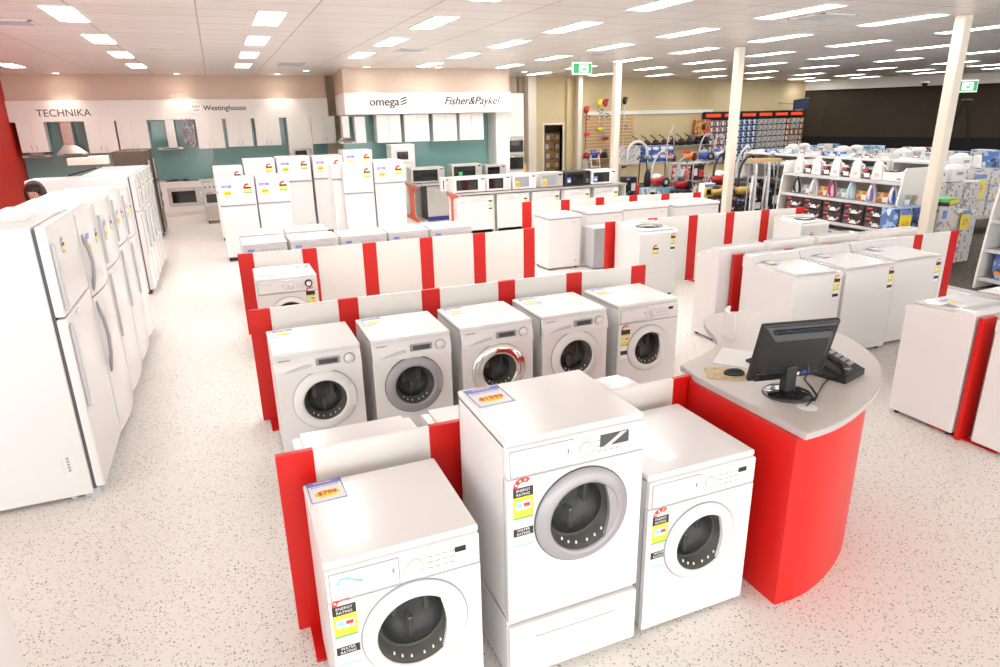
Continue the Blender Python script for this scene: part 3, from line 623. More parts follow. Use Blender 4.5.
# middle row
xs = [(.15, .76), (.83, 1.44), (1.515, 2.13), (2.2, 2.82), (2.92, 3.53)]
places = ['leftmost', 'second from left', 'middle', 'fourth from left', 'rightmost']
desc = ['white door ring', 'silver door ring', 'chrome door ring', 'white door ring', 'energy sticker and plain panel']
for i, (a, b) in enumerate(xs):
    kw = dict(style='round', R_=.222, r=.15, cut=False, energy=False, cz=.47, cx=.02 if i == 0 else 0)
    if i in (1,): kw.update(ring=silver, R_=.222, r=.15)
    if i == 2: kw.update(ring=chrome, R_=.225, r=.14, chromed=True)
    if i == 4: kw = dict(style='smooth', R_=.205, r=.145, cut=True, energy=True, cz=.44)
    washer('washing_machine', '%s white front loader of the middle row, with %s' % (places[i], desc[i]), ((a + b) / 2, 4.5, 0), group='front loaders in the middle row', **kw)
    price_card((a + .12, 4.98, .851), 0, 'price card on the %s washer of the middle row' % places[i], .15)
# single washer before the third board row
a3, b3 = onz(254, 274, .85), onz(307, 267, .85)
ya = onz(254, 274, .85).y
T = washer('washing_machine', 'white front loader standing alone at the left end of the third board row', ((ony(256, 280, 6.93).x + ony(316, 275, 6.93).x) / 2, 6.93, 0), style='smooth', R_=.2, r=.15, cut=False, energy=False, cz=.44)
energy_label(T, .22, -.002, .40, .09); star_tag(T, -.24, -.002, .45, .08)
MB().lathe([(.04, 0), (.038, -.02), (.0001, -.022)], (.21, -.008, .765), 'y', black, 20).lathe([(.025, -.022), (.0001, -.026)], (.21, -.008, .765), 'y', white2, 20).build('program_knob', T)
solo('promotional_leaflet', MB().box(-.18, .18, -.07, .07, 0, .002, white_p).box(-.17, .12, -.06, .05, .002, .003, pink_p), 'pink and white leaflet on the lone washing machine', 'leaflet', (T.location.x - .1, 7.08, .851))
solo('red_sticker_card', MB().box(-.06, .06, -.03, .03, 0, .002, red_p).box(-.04, .04, -.012, .012, .002, .003, white_p), 'small red card on the right rear of the lone washing machine', 'card', (T.location.x + .2, 7.38, .851))

# ------------------------------------------------------------------ partition rows
def partition(posts, ys, label, pw=.165, h=.955, ext=None, foot=True):
    """posts: left edges; ys: y at each post"""
    t = thing('partition_row', label, 'partition', (posts[0], ys[0], 0))
    n = len(posts)
    for i, x in enumerate(posts):
        p = MB().box(0, pw, -.016, .016, .0 if i else .0, h, red, .003).build('post', t, 'red upright board'); p.location = (x - posts[0], ys[i] - ys[0], 0)
        if foot: MB().box(pw / 2 - .03, pw / 2 + .03, -.26, .26, 0, .01, red, .002).build('foot', p)
        if i < n - 1 or ext:
            x1 = posts[i + 1] if i < n - 1 else ext; y1 = ys[i + 1] if i < n - 1 else ys[i]
            a = Vector((x + pw - posts[0], ys[i] - ys[0], 0)); b = Vector((x1 - posts[0], y1 - ys[0], 0)); dd = (b - a); ln = dd.length
            q = MB().box(0, ln, -.011, .011, .012, h - .002, panelw, .002).build('panel', t, 'white infill board'); q.location = a; q.rotation_euler = (0, 0, math.atan2(dd.y, dd.x))
    return t
partition([.05, .765, 1.485, 2.2], [2.815] * 4, 'front red and white partition row behind the three nearest washing machines')
partition([.05, .755, 1.47, 2.187, 2.88, 3.59], [5.39, 5.4, 5.385, 5.375, 5.365, 5.35], 'red and white partition row behind the five middle washing machines')
partition([.05, .75, 1.455, 2.172, 2.874, 3.6], [7.9, 7.86, 7.88, 7.9, 7.88, 7.92], 'red and white partition row in front of the white fridges')
partition([4.825, 5.52, 6.178, 6.824, 7.445, 8.07], [7.86, 7.86, 7.79, 7.76, 7.71, 7.65], 'red and white partition row behind the small top loader with dark lid', .155)
partition([4.74, 5.445, 6.146, 6.823, 7.436, 8.066], [10.45, 10.37, 10.37, 10.33, 10.2, 10.09], 'red and white partition row behind the chest freezers', .17)
partition([4.84, 5.5, 6.14, 6.8, 7.43, 8.05], [5.33, 5.31, 5.29, 5.27, 5.24, 5.235], 'red and white partition row behind the three big top loaders', .14)
partition([4.83, 5.53, 6.2], [2.8, 2.8, 2.8], 'red and white partition row cut off by the right edge of the photo', .15, ext=6.9)

# ------------------------------------------------------------------ top loaders and box appliances
def toploader(label, loc, w=.6, d=.6, h=.95, rz=0, lidm=white, con=.07, name='top_loading_washer', cat='washing machine', slope=True, tags=True, group=None, consolem=white2):
    """front faces -y, console at the back"""
    t = thing(name, label, cat, loc, rz, group)
    MB().box(-w / 2, w / 2, 0, d, .03, h - .04, white, .012).build('body', t)
    pr = [(0, h - .045), (0, h - .03), (.02, h - .012), (.06, h), (d - .16, h + .012), (d - .12, h + con), (d - .03, h + con), (d, h + con - .02), (d, h - .045)]
    MB().prism(pr, 'x', -w / 2 - .003, w / 2 + .003, white, False).build('top_cover', t)
    lid = [(.03, h + .003), (.035, h + .012), (d - .17, h + .026), (d - .165, h + .012)]
    MB().prism(lid, 'x', -w / 2 + .04, w / 2 - .04, lidm, False).build('lid', t)
    MB().box(-w / 2 + .05, w / 2 - .05, d - .135, d - .05, h + con - .004, h + con + .002, lgrey if consolem == white2 else consolem, .002).build('console', t)
    for sx in (-1, 1):
        for sy in (.05, d - .05): MB().cyl(.02, (sx * (w / 2 - .05), sy, 0), 'z', .035, black, 10).build('foot', t)
    if tags: energy_label(t, w / 2 - .07, -.001, h - .28, .07)
    return t
# three big ones, right
def xr(u, v, y): return ony(u, v, y).x
y0 = 4.45
for i, (x0, x1, lb) in enumerate(((4.80, 5.39, 'left'), (5.45, 6.14, 'middle'), (6.2, 6.9, 'right'))):
    t = toploader('%s of the three big white top loaders beyond the counter' % lb, ((x0 + x1) / 2, y0 if i < 2 else 4.5, 0), x1 - x0, .72 if i < 2 else .68, .90, con=.09, rz=-.05 if i == 0 else 0)
    pc = price_card(((x0 + x1) / 2 - .12, 4.95, .933), 0, 'price card on the %s big white top loader' % lb, .12); pc['group'] = 'price cards on the big top loaders'
# row behind, backs to the partition, facing away: seen over the boards
for i, x in enumerate((4.99, 5.69, 6.38)):
    toploader('%s white machine with grey console behind the big top loaders' % ('left', 'middle', 'right')[i], (x, 5.74, 0), .6, .37, .93, rz=PI, con=.1, tags=False, consolem=silver)
toploader('white machine with sloping top behind the right end of the big top loaders', (7.35, 5.78, 0), .62, .42, .93, rz=PI, con=.08, tags=False)
t = toploader('small white top loader with dark glass lid before the white boards', (5.24, 7.18, 0), .60, .60, .90, lidm=white, con=.05, tags=False)
energy_label(t, .22, -.002, .60, .07); star_tag(t, -.05, -.002, .60, .09); MB().ell((.04, .30, .925), .2, .16, .012, blackg, 24, 6).build('lid_window', t, 'dark oval window')
t = toploader('small white top loader with dark glass lid before the iron shelves', (7.78, 6.98, 0), .54, .52, .84, lidm=white, con=.05, tags=False)
star_tag(t, -.05, -.002, .62, .07); MB().ell((.04, .25, .864), .17, .13, .012, blackg, 24, 6).build('lid_window', t, 'dark oval window')
toploader('white top loader at the right, seen from its side before the red board', (5.14, 3.37, 0), .62, .53, .93, rz=PI, con=.05, tags=False)
toploader('white top loader cut off by the right edge, in front of the red board', (5.16, 2.15, 0), .62, .56, .93, con=.05, tags=False)
toploader('white top loader mostly hidden beyond the right front boards', (5.9, 3.37, 0), .62, .53, .93, rz=PI, con=.05, tags=False)
pc = price_card((5.0, 3.15, .965), 0, 'price card on the white top loader before the right edge', .12)
for i, x in enumerate((.465, 1.16, 1.86)):
    toploader('%s white machine behind the front boards, turned to the middle row' % ('left', 'middle', 'right')[i], (x, 3.30, 0), .62, .44, .81, rz=PI, con=.03, tags=False)

def dryer(label, loc, w=.6, d=.6, h=.9, group=None, lab=blue_p, rz=0):
    t = thing('clothes_dryer', label, 'clothes dryer', loc, rz, group)
    MB().box(-w / 2, w / 2, .01, d, .02, h - .02, white2, .01).build('body', t); MB().box(-w / 2 - .003, w / 2 + .003, 0, d, h - .022, h, white, .008).build('top', t)
    c = MB().box(-w / 2 + .01, w / 2 - .01, -.006, .012, h - .14, h - .03, lgrey, .004).build('control_panel', t)
    m = MB().box(-w / 2 + .06, -w / 2 + .14, -.008, -.006, h - .1, h - .07, lab)
    for i in range(6): m.box(-.05 + i * .05, -.02 + i * .05, -.008, -.006, h - .09, h - .08, grey)
    m.build('printed_marks', c); MB().lathe([(.17, 0), (.165, -.015), (.12, -.02), (.0001, -.022)], (0, .01, .42), 'y', white, 28).build('door', t)
    return t
ordl = ['leftmost', 'second', 'middle', 'fourth', 'rightmost']
for i, (a, b) in enumerate(((.118, .672), (.704, 1.329), (1.353, 1.979), (2.003, 2.575), (2.60, 3.22))):
    dryer('%s low white machine right behind the third board row, before the fridges' % ordl[i], ((a + b) / 2, 8.83, 0), b - a - .01, .55, .9, 'low white machines behind the third board row')
for i, (a, b) in enumerate(((.116, .647), (.727, 1.288))):
    dryer('%s of the two low white machines standing just before the short fridges' % ('left', 'right')[i], ((a + b) / 2, 9.45, 0), b - a, .55, .92, 'low white machines before the short fridges')
solo('bar_fridge', MB().box(-.21, .21, 0, .38, .02, .66, lgrey, .008).box(-.21, .21, -.03, -.002, .04, .66, grey, .008), 'low grey fridge standing before the second chest freezer from left', 'fridge', (5.53, 9.0, 0))

def chest(label, x0, x1, y0, d, h=.86, right=False):
    w = x1 - x0; t = thing('chest_freezer', label, 'freezer', ((x0 + x1) / 2, y0, 0), 0, None)
    MB().box(-w / 2, w / 2, 0, d, .03, h - .05, white, .012).build('body', t)
    MB().box(-w / 2 - .008, w / 2 + .008, -.02, d, h - .045, h, white2, .012).build('lid', t)
    MB().box(-w / 2 - .002, w / 2 + .002, -.006, d - .01, h - .062, h - .045, grey).build('lid_seal', t)
    MB().box(w / 2 - .16, w / 2 - .06, -.003, 0, h - .13, h - .115, lgrey).build('maker_mark', t)
    MB().box(w / 2 - .1, w / 2 - .07, -.004, 0, .12, .135, grey).build('drain_plug', t)
    for sx in (-1, 1):
        for sy in (.05, d - .05): MB().cyl(.02, (sx * (w / 2 - .05), sy, 0), 'z', .035, black, 10).build('foot', t)
    return t
fz = [((531, 269), (578, 0), 9.28, 'small white chest freezer at the left end of the freezer row'), None]
chest('small white chest freezer at the left end of the freezer row', 4.64, 5.22, 9.25, .52, .87)
chest('white chest freezer second from left in the freezer row', 5.45, 6.1, 9.42, .6, .87)
chest('wide white chest freezer third from left in the freezer row', 6.22, 7.12, 9.55, .60, .87)
chest('wide white chest freezer at the right end of the freezer row', 7.22, 8.14, 9.45, .58, .87)

# ------------------------------------------------------------------ fridges
def fridge(label, loc, w, d, h, split, rz=0, handle='bar', m=white, side=offwhite, tags=1, group=None, curved=0, foot=True):
    """front faces -y; split = height of the seam between the doors"""
    t = thing('fridge', label, 'fridge', loc, rz, group)
    MB().box(-w / 2, w / 2, .075, d, .03, h, side, .008).build('cabinet', t)
    MB().box(-w / 2 + .01, w / 2 - .01, .055, .08, .06, h - .02, seam).build('door_seal', t)
    def dd(z0, z1, nm):
        q = MB()
        if curved:
            n = 8; pts = [(-w / 2 + w * k / n, -curved * math.sin(PI * k / n)) for k in range(n + 1)]; pts = pts + [(w / 2, .055), (-w / 2, .055)]
            q.prism(pts, 'z', z0, z1, m)
        else: q.box(-w / 2, w / 2, 0, .057, z0, z1, m, .012)
        o = q.build(nm, t); hb = MB(); lo, hi = (z0 + .04, min(z0 + .45, z1 - .05)) if z0 > split - .01 else (max(z1 - .6, z0 + .05), z1 - .04)
        if handle == 'bar': hb.box(w / 2 - .05, w / 2 - .02, -.03 - curved * .2, .0, lo, hi, lgrey, .006)
        elif handle == 'bow': hb.tube([(-w / 2 + .06, -.005, lo), (-w / 2 + .07, -.03, lo + (hi - lo) * .25), (-w / 2 + .075, -.038, (lo + hi) / 2), (-w / 2 + .07, -.03, lo + (hi - lo) * .75), (-w / 2 + .06, -.005, hi)], .013, silver, 8)
        elif handle == 'left': hb.box(-w / 2 + .02, -w / 2 + .06, -.022, .0, lo, hi, lgrey, .008)
        else: hb.box(-w / 2 + .01, w / 2 - .01, -.012, .0, (z0 if z0 > split - .01 else z1 - .02), (z0 + .02 if z0 > split - .01 else z1), lgrey, .003)
        hb.build('door_handle', o); return o
    a = dd(.07, split - .006, 'fridge_door'); b = dd(split + .006, h + .002, 'freezer_door')
    if foot: MB().box(-w / 2 + .02, w / 2 - .02, .04, .1, 0, .06, lgrey if rz and h > 1.8 and m == white else black).build('plinth', t)
    f = -.002 - curved * .6
    if tags & 1: price_tag(t, -w / 2 + w * .24, f, h - .32, .12 if rz else .16)
    if tags & 2: star_tag(t, w / 2 - w * .2, f, h - .26, .1 if rz else .125)
    return t
H1 = 1.81
fl = [(4.61, 5.48, 1.81, 1.245, 'left', 0, 'nearest big white fridge of the left aisle, seen from its side'), (5.50, 6.33, 1.80, 1.16, 'bow', .03, 'second white fridge of the left aisle, with bowed handles'), (6.35, 7.20, 1.78, 1.2, 'left', .025, 'third white fridge of the left aisle, beyond the bowed handles'),
      (7.22, 8.0, 1.77, 1.25, 'left', .02, 'fourth white fridge of the left aisle from the front'), (8.02, 8.72, 1.74, 1.2, 'left', .02, 'fifth white fridge of the left aisle, last before the gap')]
for i, (ya, yb, h, sp, hd, cu, lb) in enumerate(fl):
    t = fridge(lb, (-1.0, (ya + yb) / 2, 0), yb - ya, .60 if i else .78, h - (.03 if i else 0), sp, PI / 2, hd, curved=cu, tags=0 if i == 0 else 1, group='white fridges along the left aisle')
    if i == 0:
        v = MB()
        for k in range(5): v.box(-.003, 0, .17, .185, .22 + .022 * k, .232 + .022 * k, grey).box(-.003, 0, .205, .212, .215 + .022 * k, .222 + .022 * k, lgrey)
        o = v.build('rating_plate', t); o.location = (-(yb - ya) / 2, 0, 0)
        star_tag(t, -.10, -.002, 1.60, .07); MB().box(-.16, -.06, -.004, 0, 1.2, 1.22, lgrey).build('maker_mark', t)
        for sy in (.12, .2): MB().cyl(.02, (-(yb - ya) / 2 + .05, sy, 0), 'z', .03, lgrey, 10).build('foot', t)
    else:
        star_tag(t, .05, -.002 - cu, h - .3, .08)
ys2 = [10.55, 11.1, 11.65, 12.2, 12.75, 13.3]
od = ['nearest', 'second', 'third', 'fourth', 'farthest']
for i in range(5):
    fridge('%s of the white fridges beyond the gap in the left aisle' % od[i], (-1.12, (ys2[i] + ys2[i + 1]) / 2, 0), ys2[i + 1] - ys2[i] - .015, 1.28 if i == 0 else .72, 1.68, 1.2, PI / 2, 'left', curved=.015, tags=3, group='white fridges beyond the gap')
steel_d = mat('dark_brushed_steel', (.11, .08, .06), .35, metal=.15, noise=.08, scale=12)
# stainless fridges
fridge('tall brown steel fridge at the far end of the left aisle', (-1.33, 15.85, 0), .72, .62, 1.84, 1.2, PI / 2, 'left', m=steel_d, side=steel_d, tags=0)
fridge('second tall steel fridge at the far end of the left aisle', (-1.30, 16.65, 0), .72, .62, 1.84, 1.2, PI / 2, 'left', m=steel_d, side=steel_d, tags=0)
# another appliance at the bottom left corner, cropped by the frame
fridge('white fridge cut off by the bottom left corner', (-1.0, 2.70 - .35, 0), .7, .74, 1.5, 1.0, PI / 2, 'left', tags=0)
# things lying on the fridges
solo('paper_sheet', MB().box(-.24, .24, -.2, .2, 0, .002, white_p), 'white sheet of paper on top of the nearest big fridge', 'paper', (-1.42, 5.1, 1.812), .1)
a, b = ony(73, 168, 12.9), ony(112, 166, 12.9)
solo('carton', MB().box(-(b.x - a.x) / 2, (b.x - a.x) / 2, 0, .3, 0, .11, cream, .004).box(-(b.x - a.x) / 2 + .3, (b.x - a.x) / 2, -.003, .3, .11, .13, white_p), 'flat beige box lying on the far white fridges', 'box', ((a.x + b.x) / 2 - .03, 12.7, 1.75))
MBk = MB().prism([(0, 0), (.38, .1), (.36, .11), (.02, .03)], 'y', -.05, .05, black)
solo('handle_bracket', MBk, 'small dark bracket lying on the white fridges near the gap', 'bracket', (-1.95, 10.9, 1.693))
# centre group of fridges
front = [(216, 253.5, 12.48, 1.44, .977, 'short white fridge at the left front of the central fridges', 3), (255, 289, 12.48, 1.452, .99, 'short white fridge second from left in the central front row', 3),
         (343, 373.5, 12.7, 1.587, 1.04, 'wide white fridge at the right of the central fridges, its long side showing', 2), (374.5, 405, 12.7, 1.61, 1.2, 'rightmost white fridge of the central group', 3)]
for u0, u1, y, h, sp, lb, tg in front:
    a, b = ony(u0, 180, y), ony(u1, 178, y); fridge(lb, ((a.x + b.x) / 2, y, 0), b.x - a.x - .01, .62 if u0 != 343 else .6, h, sp, 0, 'edge', tags=tg)
back = [(211.5, 242, 14.8, 1.50, 1.0, 'white fridge half hidden behind the leftmost short fridge', 2), (243, 275, 14.8, 1.625, 1.1, 'grey sided white fridge behind the two short front fridges', 2), (276.5, 310.5, 14.8, 1.645, 1.145, 'tall white fridge below the white oven tower', 3), (312.5, 343, 14.8, 1.64, 1.17, 'tall white fridge right of the one below the oven tower', 3),
        (343.5, 373, 15.1, 1.72, 1.2, 'tallest white fridge at the back of the central group', 3)]
for u0, u1, y, h, sp, lb, tg in back:
    a, b = ony(u0, 165, y), ony(u1, 163, y); fridge(lb, ((a.x + b.x) / 2, y, 0), b.x - a.x - .012, .62, h, sp, 0, 'edge', tags=tg)
a = ony(330, 165, 12.75); fridge('narrow white fridge squeezed left of the wide central fridge', (ony(336, 165, 12.85).x, 12.85, 0), .2, .45, 1.56, 1.3, 0, 'edge', tags=0)

# ------------------------------------------------------------------ dishwasher benches and microwaves
def bench(label, x0, x1, y0, y1):
    t = thing('display_bench', label, 'display bench', (x0, y0, 0)); L_ = x1 - x0; D = y1 - y0
    MB().box(-.02, L_, -.03, D, .845, .88, steel_l, .004).build('bench_top', t, 'grey bench top')
    pr = [(0, 0), (D, 0), (D, .05), (D * .72, .10), (D * .62, .16), (D * .62, .70), (D * .72, .77), (D, .80), (D, .845), (0, .845), (0, .80), (D * .28, .77), (D * .38, .70), (D * .38, .16), (D * .28, .10), (0, .05)]
    pr = [(a, b) for a, b in pr]
    MB().prism(pr, 'x', -.02, .02, orange).build('end_panel', t, 'orange red I shaped end panel'); MB().prism(pr, 'x', .02, .035, white2).build('panel_backing', t)
    MB().box(.03, L_, D - .03, D, 0, .845, white2).build('back_panel', t)
    n = max(1, round(L_ / .8))
    for i in range(1, n + 1): MB().box(L_ * i / n - .015, L_ * i / n, .02, D - .03, 0, .845, white2).build('divider', t)
    return t
bench('long display bench with microwaves and dishwashers, nearer of the two', 4.42, 8.45, 12.92, 13.6)
bench('display bench behind, carrying the steel microwaves', 4.22, 7.6, 15.25, 16.3)
def dishwasher(label, x, y, w=.6, m=white, tag3=True, group='dishwashers under the nearer bench'):
    t = thing('dishwasher', label, 'dishwasher', (x, y, 0), 0, group)
    MB().box(-w / 2, w / 2, .03, .56, .02, .82, offwhite if m == white else black, .006).build('body', t)
    dd = MB().box(-w / 2, w / 2, 0, .03, .1, .70, m, .008).build('door', t); MB().box(-w / 2, w / 2, -.005, .03, .705, .82, m, .008).build('control_panel', t)
    MB().box(-.12, .12, -.012, -.004, .73, .745, lgrey, .003).build('door_handle', t); MB().box(-w / 2 + .02, w / 2 - .02, .03, .06, 0, .1, seam if m == white else navy).build('plinth', t)
    k = MB()
    for i in range(4): k.box(.1 + i * .03, .115 + i * .03, -.007, -.004, .775, .785, grey)
    k.build('button_row', t)
    if tag3: energy_label(t, w / 2 - .07, -.001, .48, .075)
    return t
for i, (u0, u1) in enumerate(((457, 494), (497, 529), (532, 560), (563, 590), (594, 618))):
    a, b = ony(u0, 215, 12.95), ony(u1, 210, 12.95); dishwasher('%s white dishwasher under the nearer microwave bench' % ['leftmost', 'second', 'middle', 'fourth', 'rightmost'][i], (a.x + b.x) / 2, 12.95, b.x - a.x - .02)
a, b = ony(425, 205, 15.35), ony(450, 205, 15.35); dishwasher('steel dishwasher with blue plinth under the rear bench', (a.x + b.x) / 2 + .05, 15.33, .6, steel_l, False, None)
t = bpy.data.objects['dishwasher.005']; MB().box(-.3, .3, -.01, .03, .0, .1, navy, .004).build('plinth_front', t)
def microwave(label, x, y, z, w=.5, h=.28, m=white2, body=white2, win=blackg, tagc=None, group=None, d=.36):
    t = thing('microwave_oven', label, 'microwave', (x, y, z), 0, group)
    MB().box(-w / 2, w / 2, .02, d, .01, h, body, .006).build('casing', t); f = MB().box(-w / 2, w / 2 - .12, 0, .02, .012, h - .004, m, .004).build('door', t)
    MB().box(-w / 2 + .05, w / 2 - .17, -.003, 0, .05, h - .05, win, .001).build('window', f)
    c = MB().box(w / 2 - .118, w / 2, 0, .02, .012, h - .004, m, .004).build('control_panel', t); k = MB().box(w / 2 - .1, w / 2 - .03, -.003, 0, h - .06, h - .035, blackg)
    for i in range(3):
        for j in range(3): k.box(w / 2 - .1 + .026 * i, w / 2 - .084 + .026 * i, -.002, 0, .05 + .035 * j, .07 + .035 * j, lgrey if m != black else grey)
    k.build('keypad', c)
    if tagc: q = MB().box(0, .09, -.005, -.003, 0, .11, tagc).box(.01, .08, -.006, -.005, .02, .06, orange_p if tagc != blue_p else white_p).build('price_label', t, 'small coloured price label'); q.location = (-w / 2 + .06, 0, .07)
    for sx in (-1, 1): MB().cyl(.015, (sx * (w / 2 - .05), .08, 0), 'z', .012, black, 8).build('foot', t)
    return t
mws = [(454, 486, white2, white2, blackg, None, 'leftmost white microwave on the nearer bench'), (486.5, 511, white2, white2, blackg, None, 'second white microwave on the nearer bench'), (512.5, 536.5, white2, white2, grey, yellow, 'white microwave with yellow label on the nearer bench'),
       (540, 563, steel_l, white2, grey, yellow, 'silver fronted microwave on the nearer bench'), (564.5, 590, black, black, blackg, blue_p, 'black microwave on the nearer bench'), (591, 615.5, white2, white2, blackg, blue_p, 'white microwave at the right end of the nearer bench')]
for u0, u1, m, bd, wn, tg, lb in mws:
    a, b = ony(u0, 190, 13.0), ony(u1, 190, 13.0); microwave(lb, (a.x + b.x) / 2, 13.0, .882, b.x - a.x - .01, .31, m, bd, wn, tg, 'microwaves on the nearer bench', .4)
a = ony(446, 190, 13.3); microwave('white microwave turned sideways at the left end of the nearer bench', ony(450.5, 190, 13.15).x + .0, 13.42, .882, .2, .29, group=None, d=.15)
for u0, u1, y, h, lb in ((411, 444.5, 15.5, .36, 'large steel microwave at the left of the rear bench'), (452, 482, 15.75, .38, 'steel microwave with green label on the rear bench'), (486, 506, 15.75, .33, 'steel and white microwave at the right of the rear bench')):
    a, b = ony(u0, 175, y), ony(u1, 175, y); t = microwave(lb, (a.x + b.x) / 2, y, .882, b.x - a.x, h, steel_l, steel_l, blackg, None, None, .4)
    if '452' in str(u0): MB().box(-.22, -.12, -.006, -.003, .06, .2, green_p).build('price_label', t, 'green price label')

# ------------------------------------------------------------------ counter with its things
CZ = .97
arc = [(2.315, 1.975), (2.40, 1.978), (2.55, 2.0), (2.73, 2.055), (2.96, 2.15), (3.18, 2.28), (3.40, 2.47), (3.56, 2.71), (3.645, 2.95), (3.67, 3.2), (3.62, 3.42), (3.48, 3.6), (3.28, 3.68), (3.08, 3.62), (2.95, 3.45), (2.86, 3.25), (2.76, 3.12), (2.6, 3.03), (2.34, 2.93), (2.305, 2.72)]
def smooth(ps, n=5):
    out = []; m = len(ps)
    for i in range(m):
        p = [Vector(ps[(i + k) % m]) for k in (-1, 0, 1, 2)]
        if (p[1] - p[0]).angle(p[2] - p[1]) > .7 or (p[2] - p[1]).angle(p[3] - p[2]) > .7: out.append(tuple(p[1])); continue
        for k in range(n):
            t_ = k / n; out.append(tuple(.5 * ((2 * p[1]) + (p[2] - p[0]) * t_ + (2 * p[0] - 5 * p[1] + 4 * p[2] - p[3]) * t_ ** 2 + (3 * p[1] - p[0] - 3 * p[2] + p[3]) * t_ ** 3)))
    return out
arc = smooth(arc)
def arc_in(k):
    c = Vector((2.85, 2.75)); out = []
    for p in arc: v = Vector(p); d = (c - v).normalized(); out.append(tuple(v + d * k))
    return out
t = thing('service_counter', 'curved red service counter with grey worktop beside the right front washer', 'counter', (0, 0, 0))
bs = [(2.29, 2.0), (2.40, 1.995), (2.53, 2.01), (2.70, 2.06), (2.88, 2.14), (3.02, 2.225), (3.2, 2.37), (3.33, 2.56), (3.40, 2.78), (3.40, 3.0), (3.3, 3.2), (3.1, 3.3), (2.9, 3.2), (2.8, 3.1), (2.6, 2.98), (2.4, 2.9), (2.29, 2.78)]
MB().prism(smooth(bs), 'z', 0, CZ - .035, red, False).build('base', t, 'bright red laminate base')
MB().prism(arc, 'z', CZ - .034, CZ - .002, wtedge).prism(arc_in(.006), 'z', CZ - .003, CZ, worktop).build('worktop', t, 'grey laminate worktop with rounded edge')
MB().lathe([(.0001, .002), (.045, .002), (.05, 0)], (2.545, 2.19, CZ), 'z', white2, 24).build('cable_grommet', t)
# curved white screen at the back of the counter
pts = []; 
for i in range(9): a = PI * (.95 - .5 * i / 8); pts.append((.16 * math.cos(a), .16 * math.sin(a)))
pts += [(x * .92, y * .92) for x, y in pts[::-1]]
a = ony(759, 331, 3.2)
solo('leaflet_holder', MB().prism(pts, 'z', 0, .17, white2), 'curved white leaflet holder standing behind the monitor', 'leaflet holder', (3.07, 3.18, CZ + .001), .4)
# monitor (seen from behind; screen faces away)
mn = onz(787, 394, CZ)
t = thing('computer_monitor', 'black flat computer monitor seen from behind on the counter', 'monitor', (mn.x, mn.y, CZ + .001))
MB().lathe([(.0001, 0), (.125, 0), (.125, .006), (.11, .016), (.05, .024), (.0001, .026)], (0, 0, 0), 'z', blackg, 32).build('stand_base', t)
MB().box(-.035, .035, -.02, .03, .02, .16, black, .008).build('stand_neck', t)
bd = MB(); w, h = .215, .172
bd.box(-w, w, .0, .03, -h, h, black, .008)
bd.add([(-w * .92, 0, -h * .9), (w * .92, 0, -h * .9), (w * .92, 0, h * .92), (-w * .92, 0, h * .92), (-w * .7, -.035, -h * .62), (w * .7, -.035, -h * .62), (w * .7, -.035, h * .55), (-w * .7, -.035, h * .55)], [(0, 1, 5, 4), (1, 2, 6, 5), (2, 3, 7, 6), (3, 0, 4, 7), (4, 5, 6, 7)], black)
b_ = bd.build('rear_shell', t)
gr = MB()
for i in range(26):
    for j in range(3): gr.box(-w * .72 + i * .0131, -w * .72 + i * .0131 + .008, -.022, -.012, h * .62 + j * .016, h * .62 + j * .016 + .01, mat('vent_blue_black', (.03, .035, .06), .4))
gr.build('vent_grille', b_)
MB().box(-w + .01, w - .01, .03, .032, -h + .012, h - .012, screen).build('screen', t).parent = b_
MB().box(-.02, .05, -.03, -.024, -h * .78, -h * .60, white_p).build('sticker', b_); MB().box(.06, .09, -.035, -.01, -h * .72, -h * .55, blue, .004).build('video_plug', b_)
MB().box(-.2, -.05, -.028, -.01, -h * .9, -h * .6, blackg, .004).build('socket_bay', b_)
MA = -0.2
b_.location = (.01, .0, .235); b_.rotation_euler = (.26, 0, MA)
b_.parent = t
cb = MB().tube([(.08, -.03, .17), (.1, -.03, .12), (.075, -.03, .08), (.1, -.06, .04), (.1, -.1, .01), (.05, -.13, .006)], .006, black, 8)
cb.build('cable', t)
# phone
t = thing('desk_phone', 'black corded desk phone on its wedge stand, right of the monitor', 'telephone', (3.02, 2.47, CZ + .001), .28)
MB().prism([(-.13, 0), (.13, 0), (.13, .10), (.11, .115), (-.13, .035)], 'x', -.11, .11, black).build('body', t)
MB().box(.112, .115, -.0, .06, .035, .07, white_p).build('label_sticker', t).location = (-.03, -.04, 0)
k = MB()
for i in range(3):
    for j in range(4): k.box(.0 + i * .03, .02 + i * .03, -.08 + j * .035, -.06 + j * .035, .06 + j * .012, .072 + j * .012, grey)
k.build('keypad', t)
hs = MB().tube([(-.08, -.12, .06), (-.08, -.1, .085), (-.08, -.03, .115), (-.08, .05, .14), (-.08, .10, .15), (-.08, .125, .135)], [.028, .024, .017, .017, .026, .028], blackg, 10); hs.build('handset', t)
cd = []
for i in range(90): a = i * .9; q = i / 89; cd.append((-.13 - .09 * math.sin(q * PI) + .009 * math.cos(a), -.08 + .22 * q, .03 + .05 * math.sin(q * PI) + .009 * math.sin(a)))
MB().tube(cd, .0035, black, 5).build('coiled_cord', t)
solo('phone_cable', MB().tube([(2.548, 2.192, CZ + .006), (2.7, 2.27, CZ + .005), (2.84, 2.36, CZ + .005), (2.92, 2.40, CZ + .006)], .0035, black, 6), 'thin black cable running from the worktop hole to the phone', 'cable')
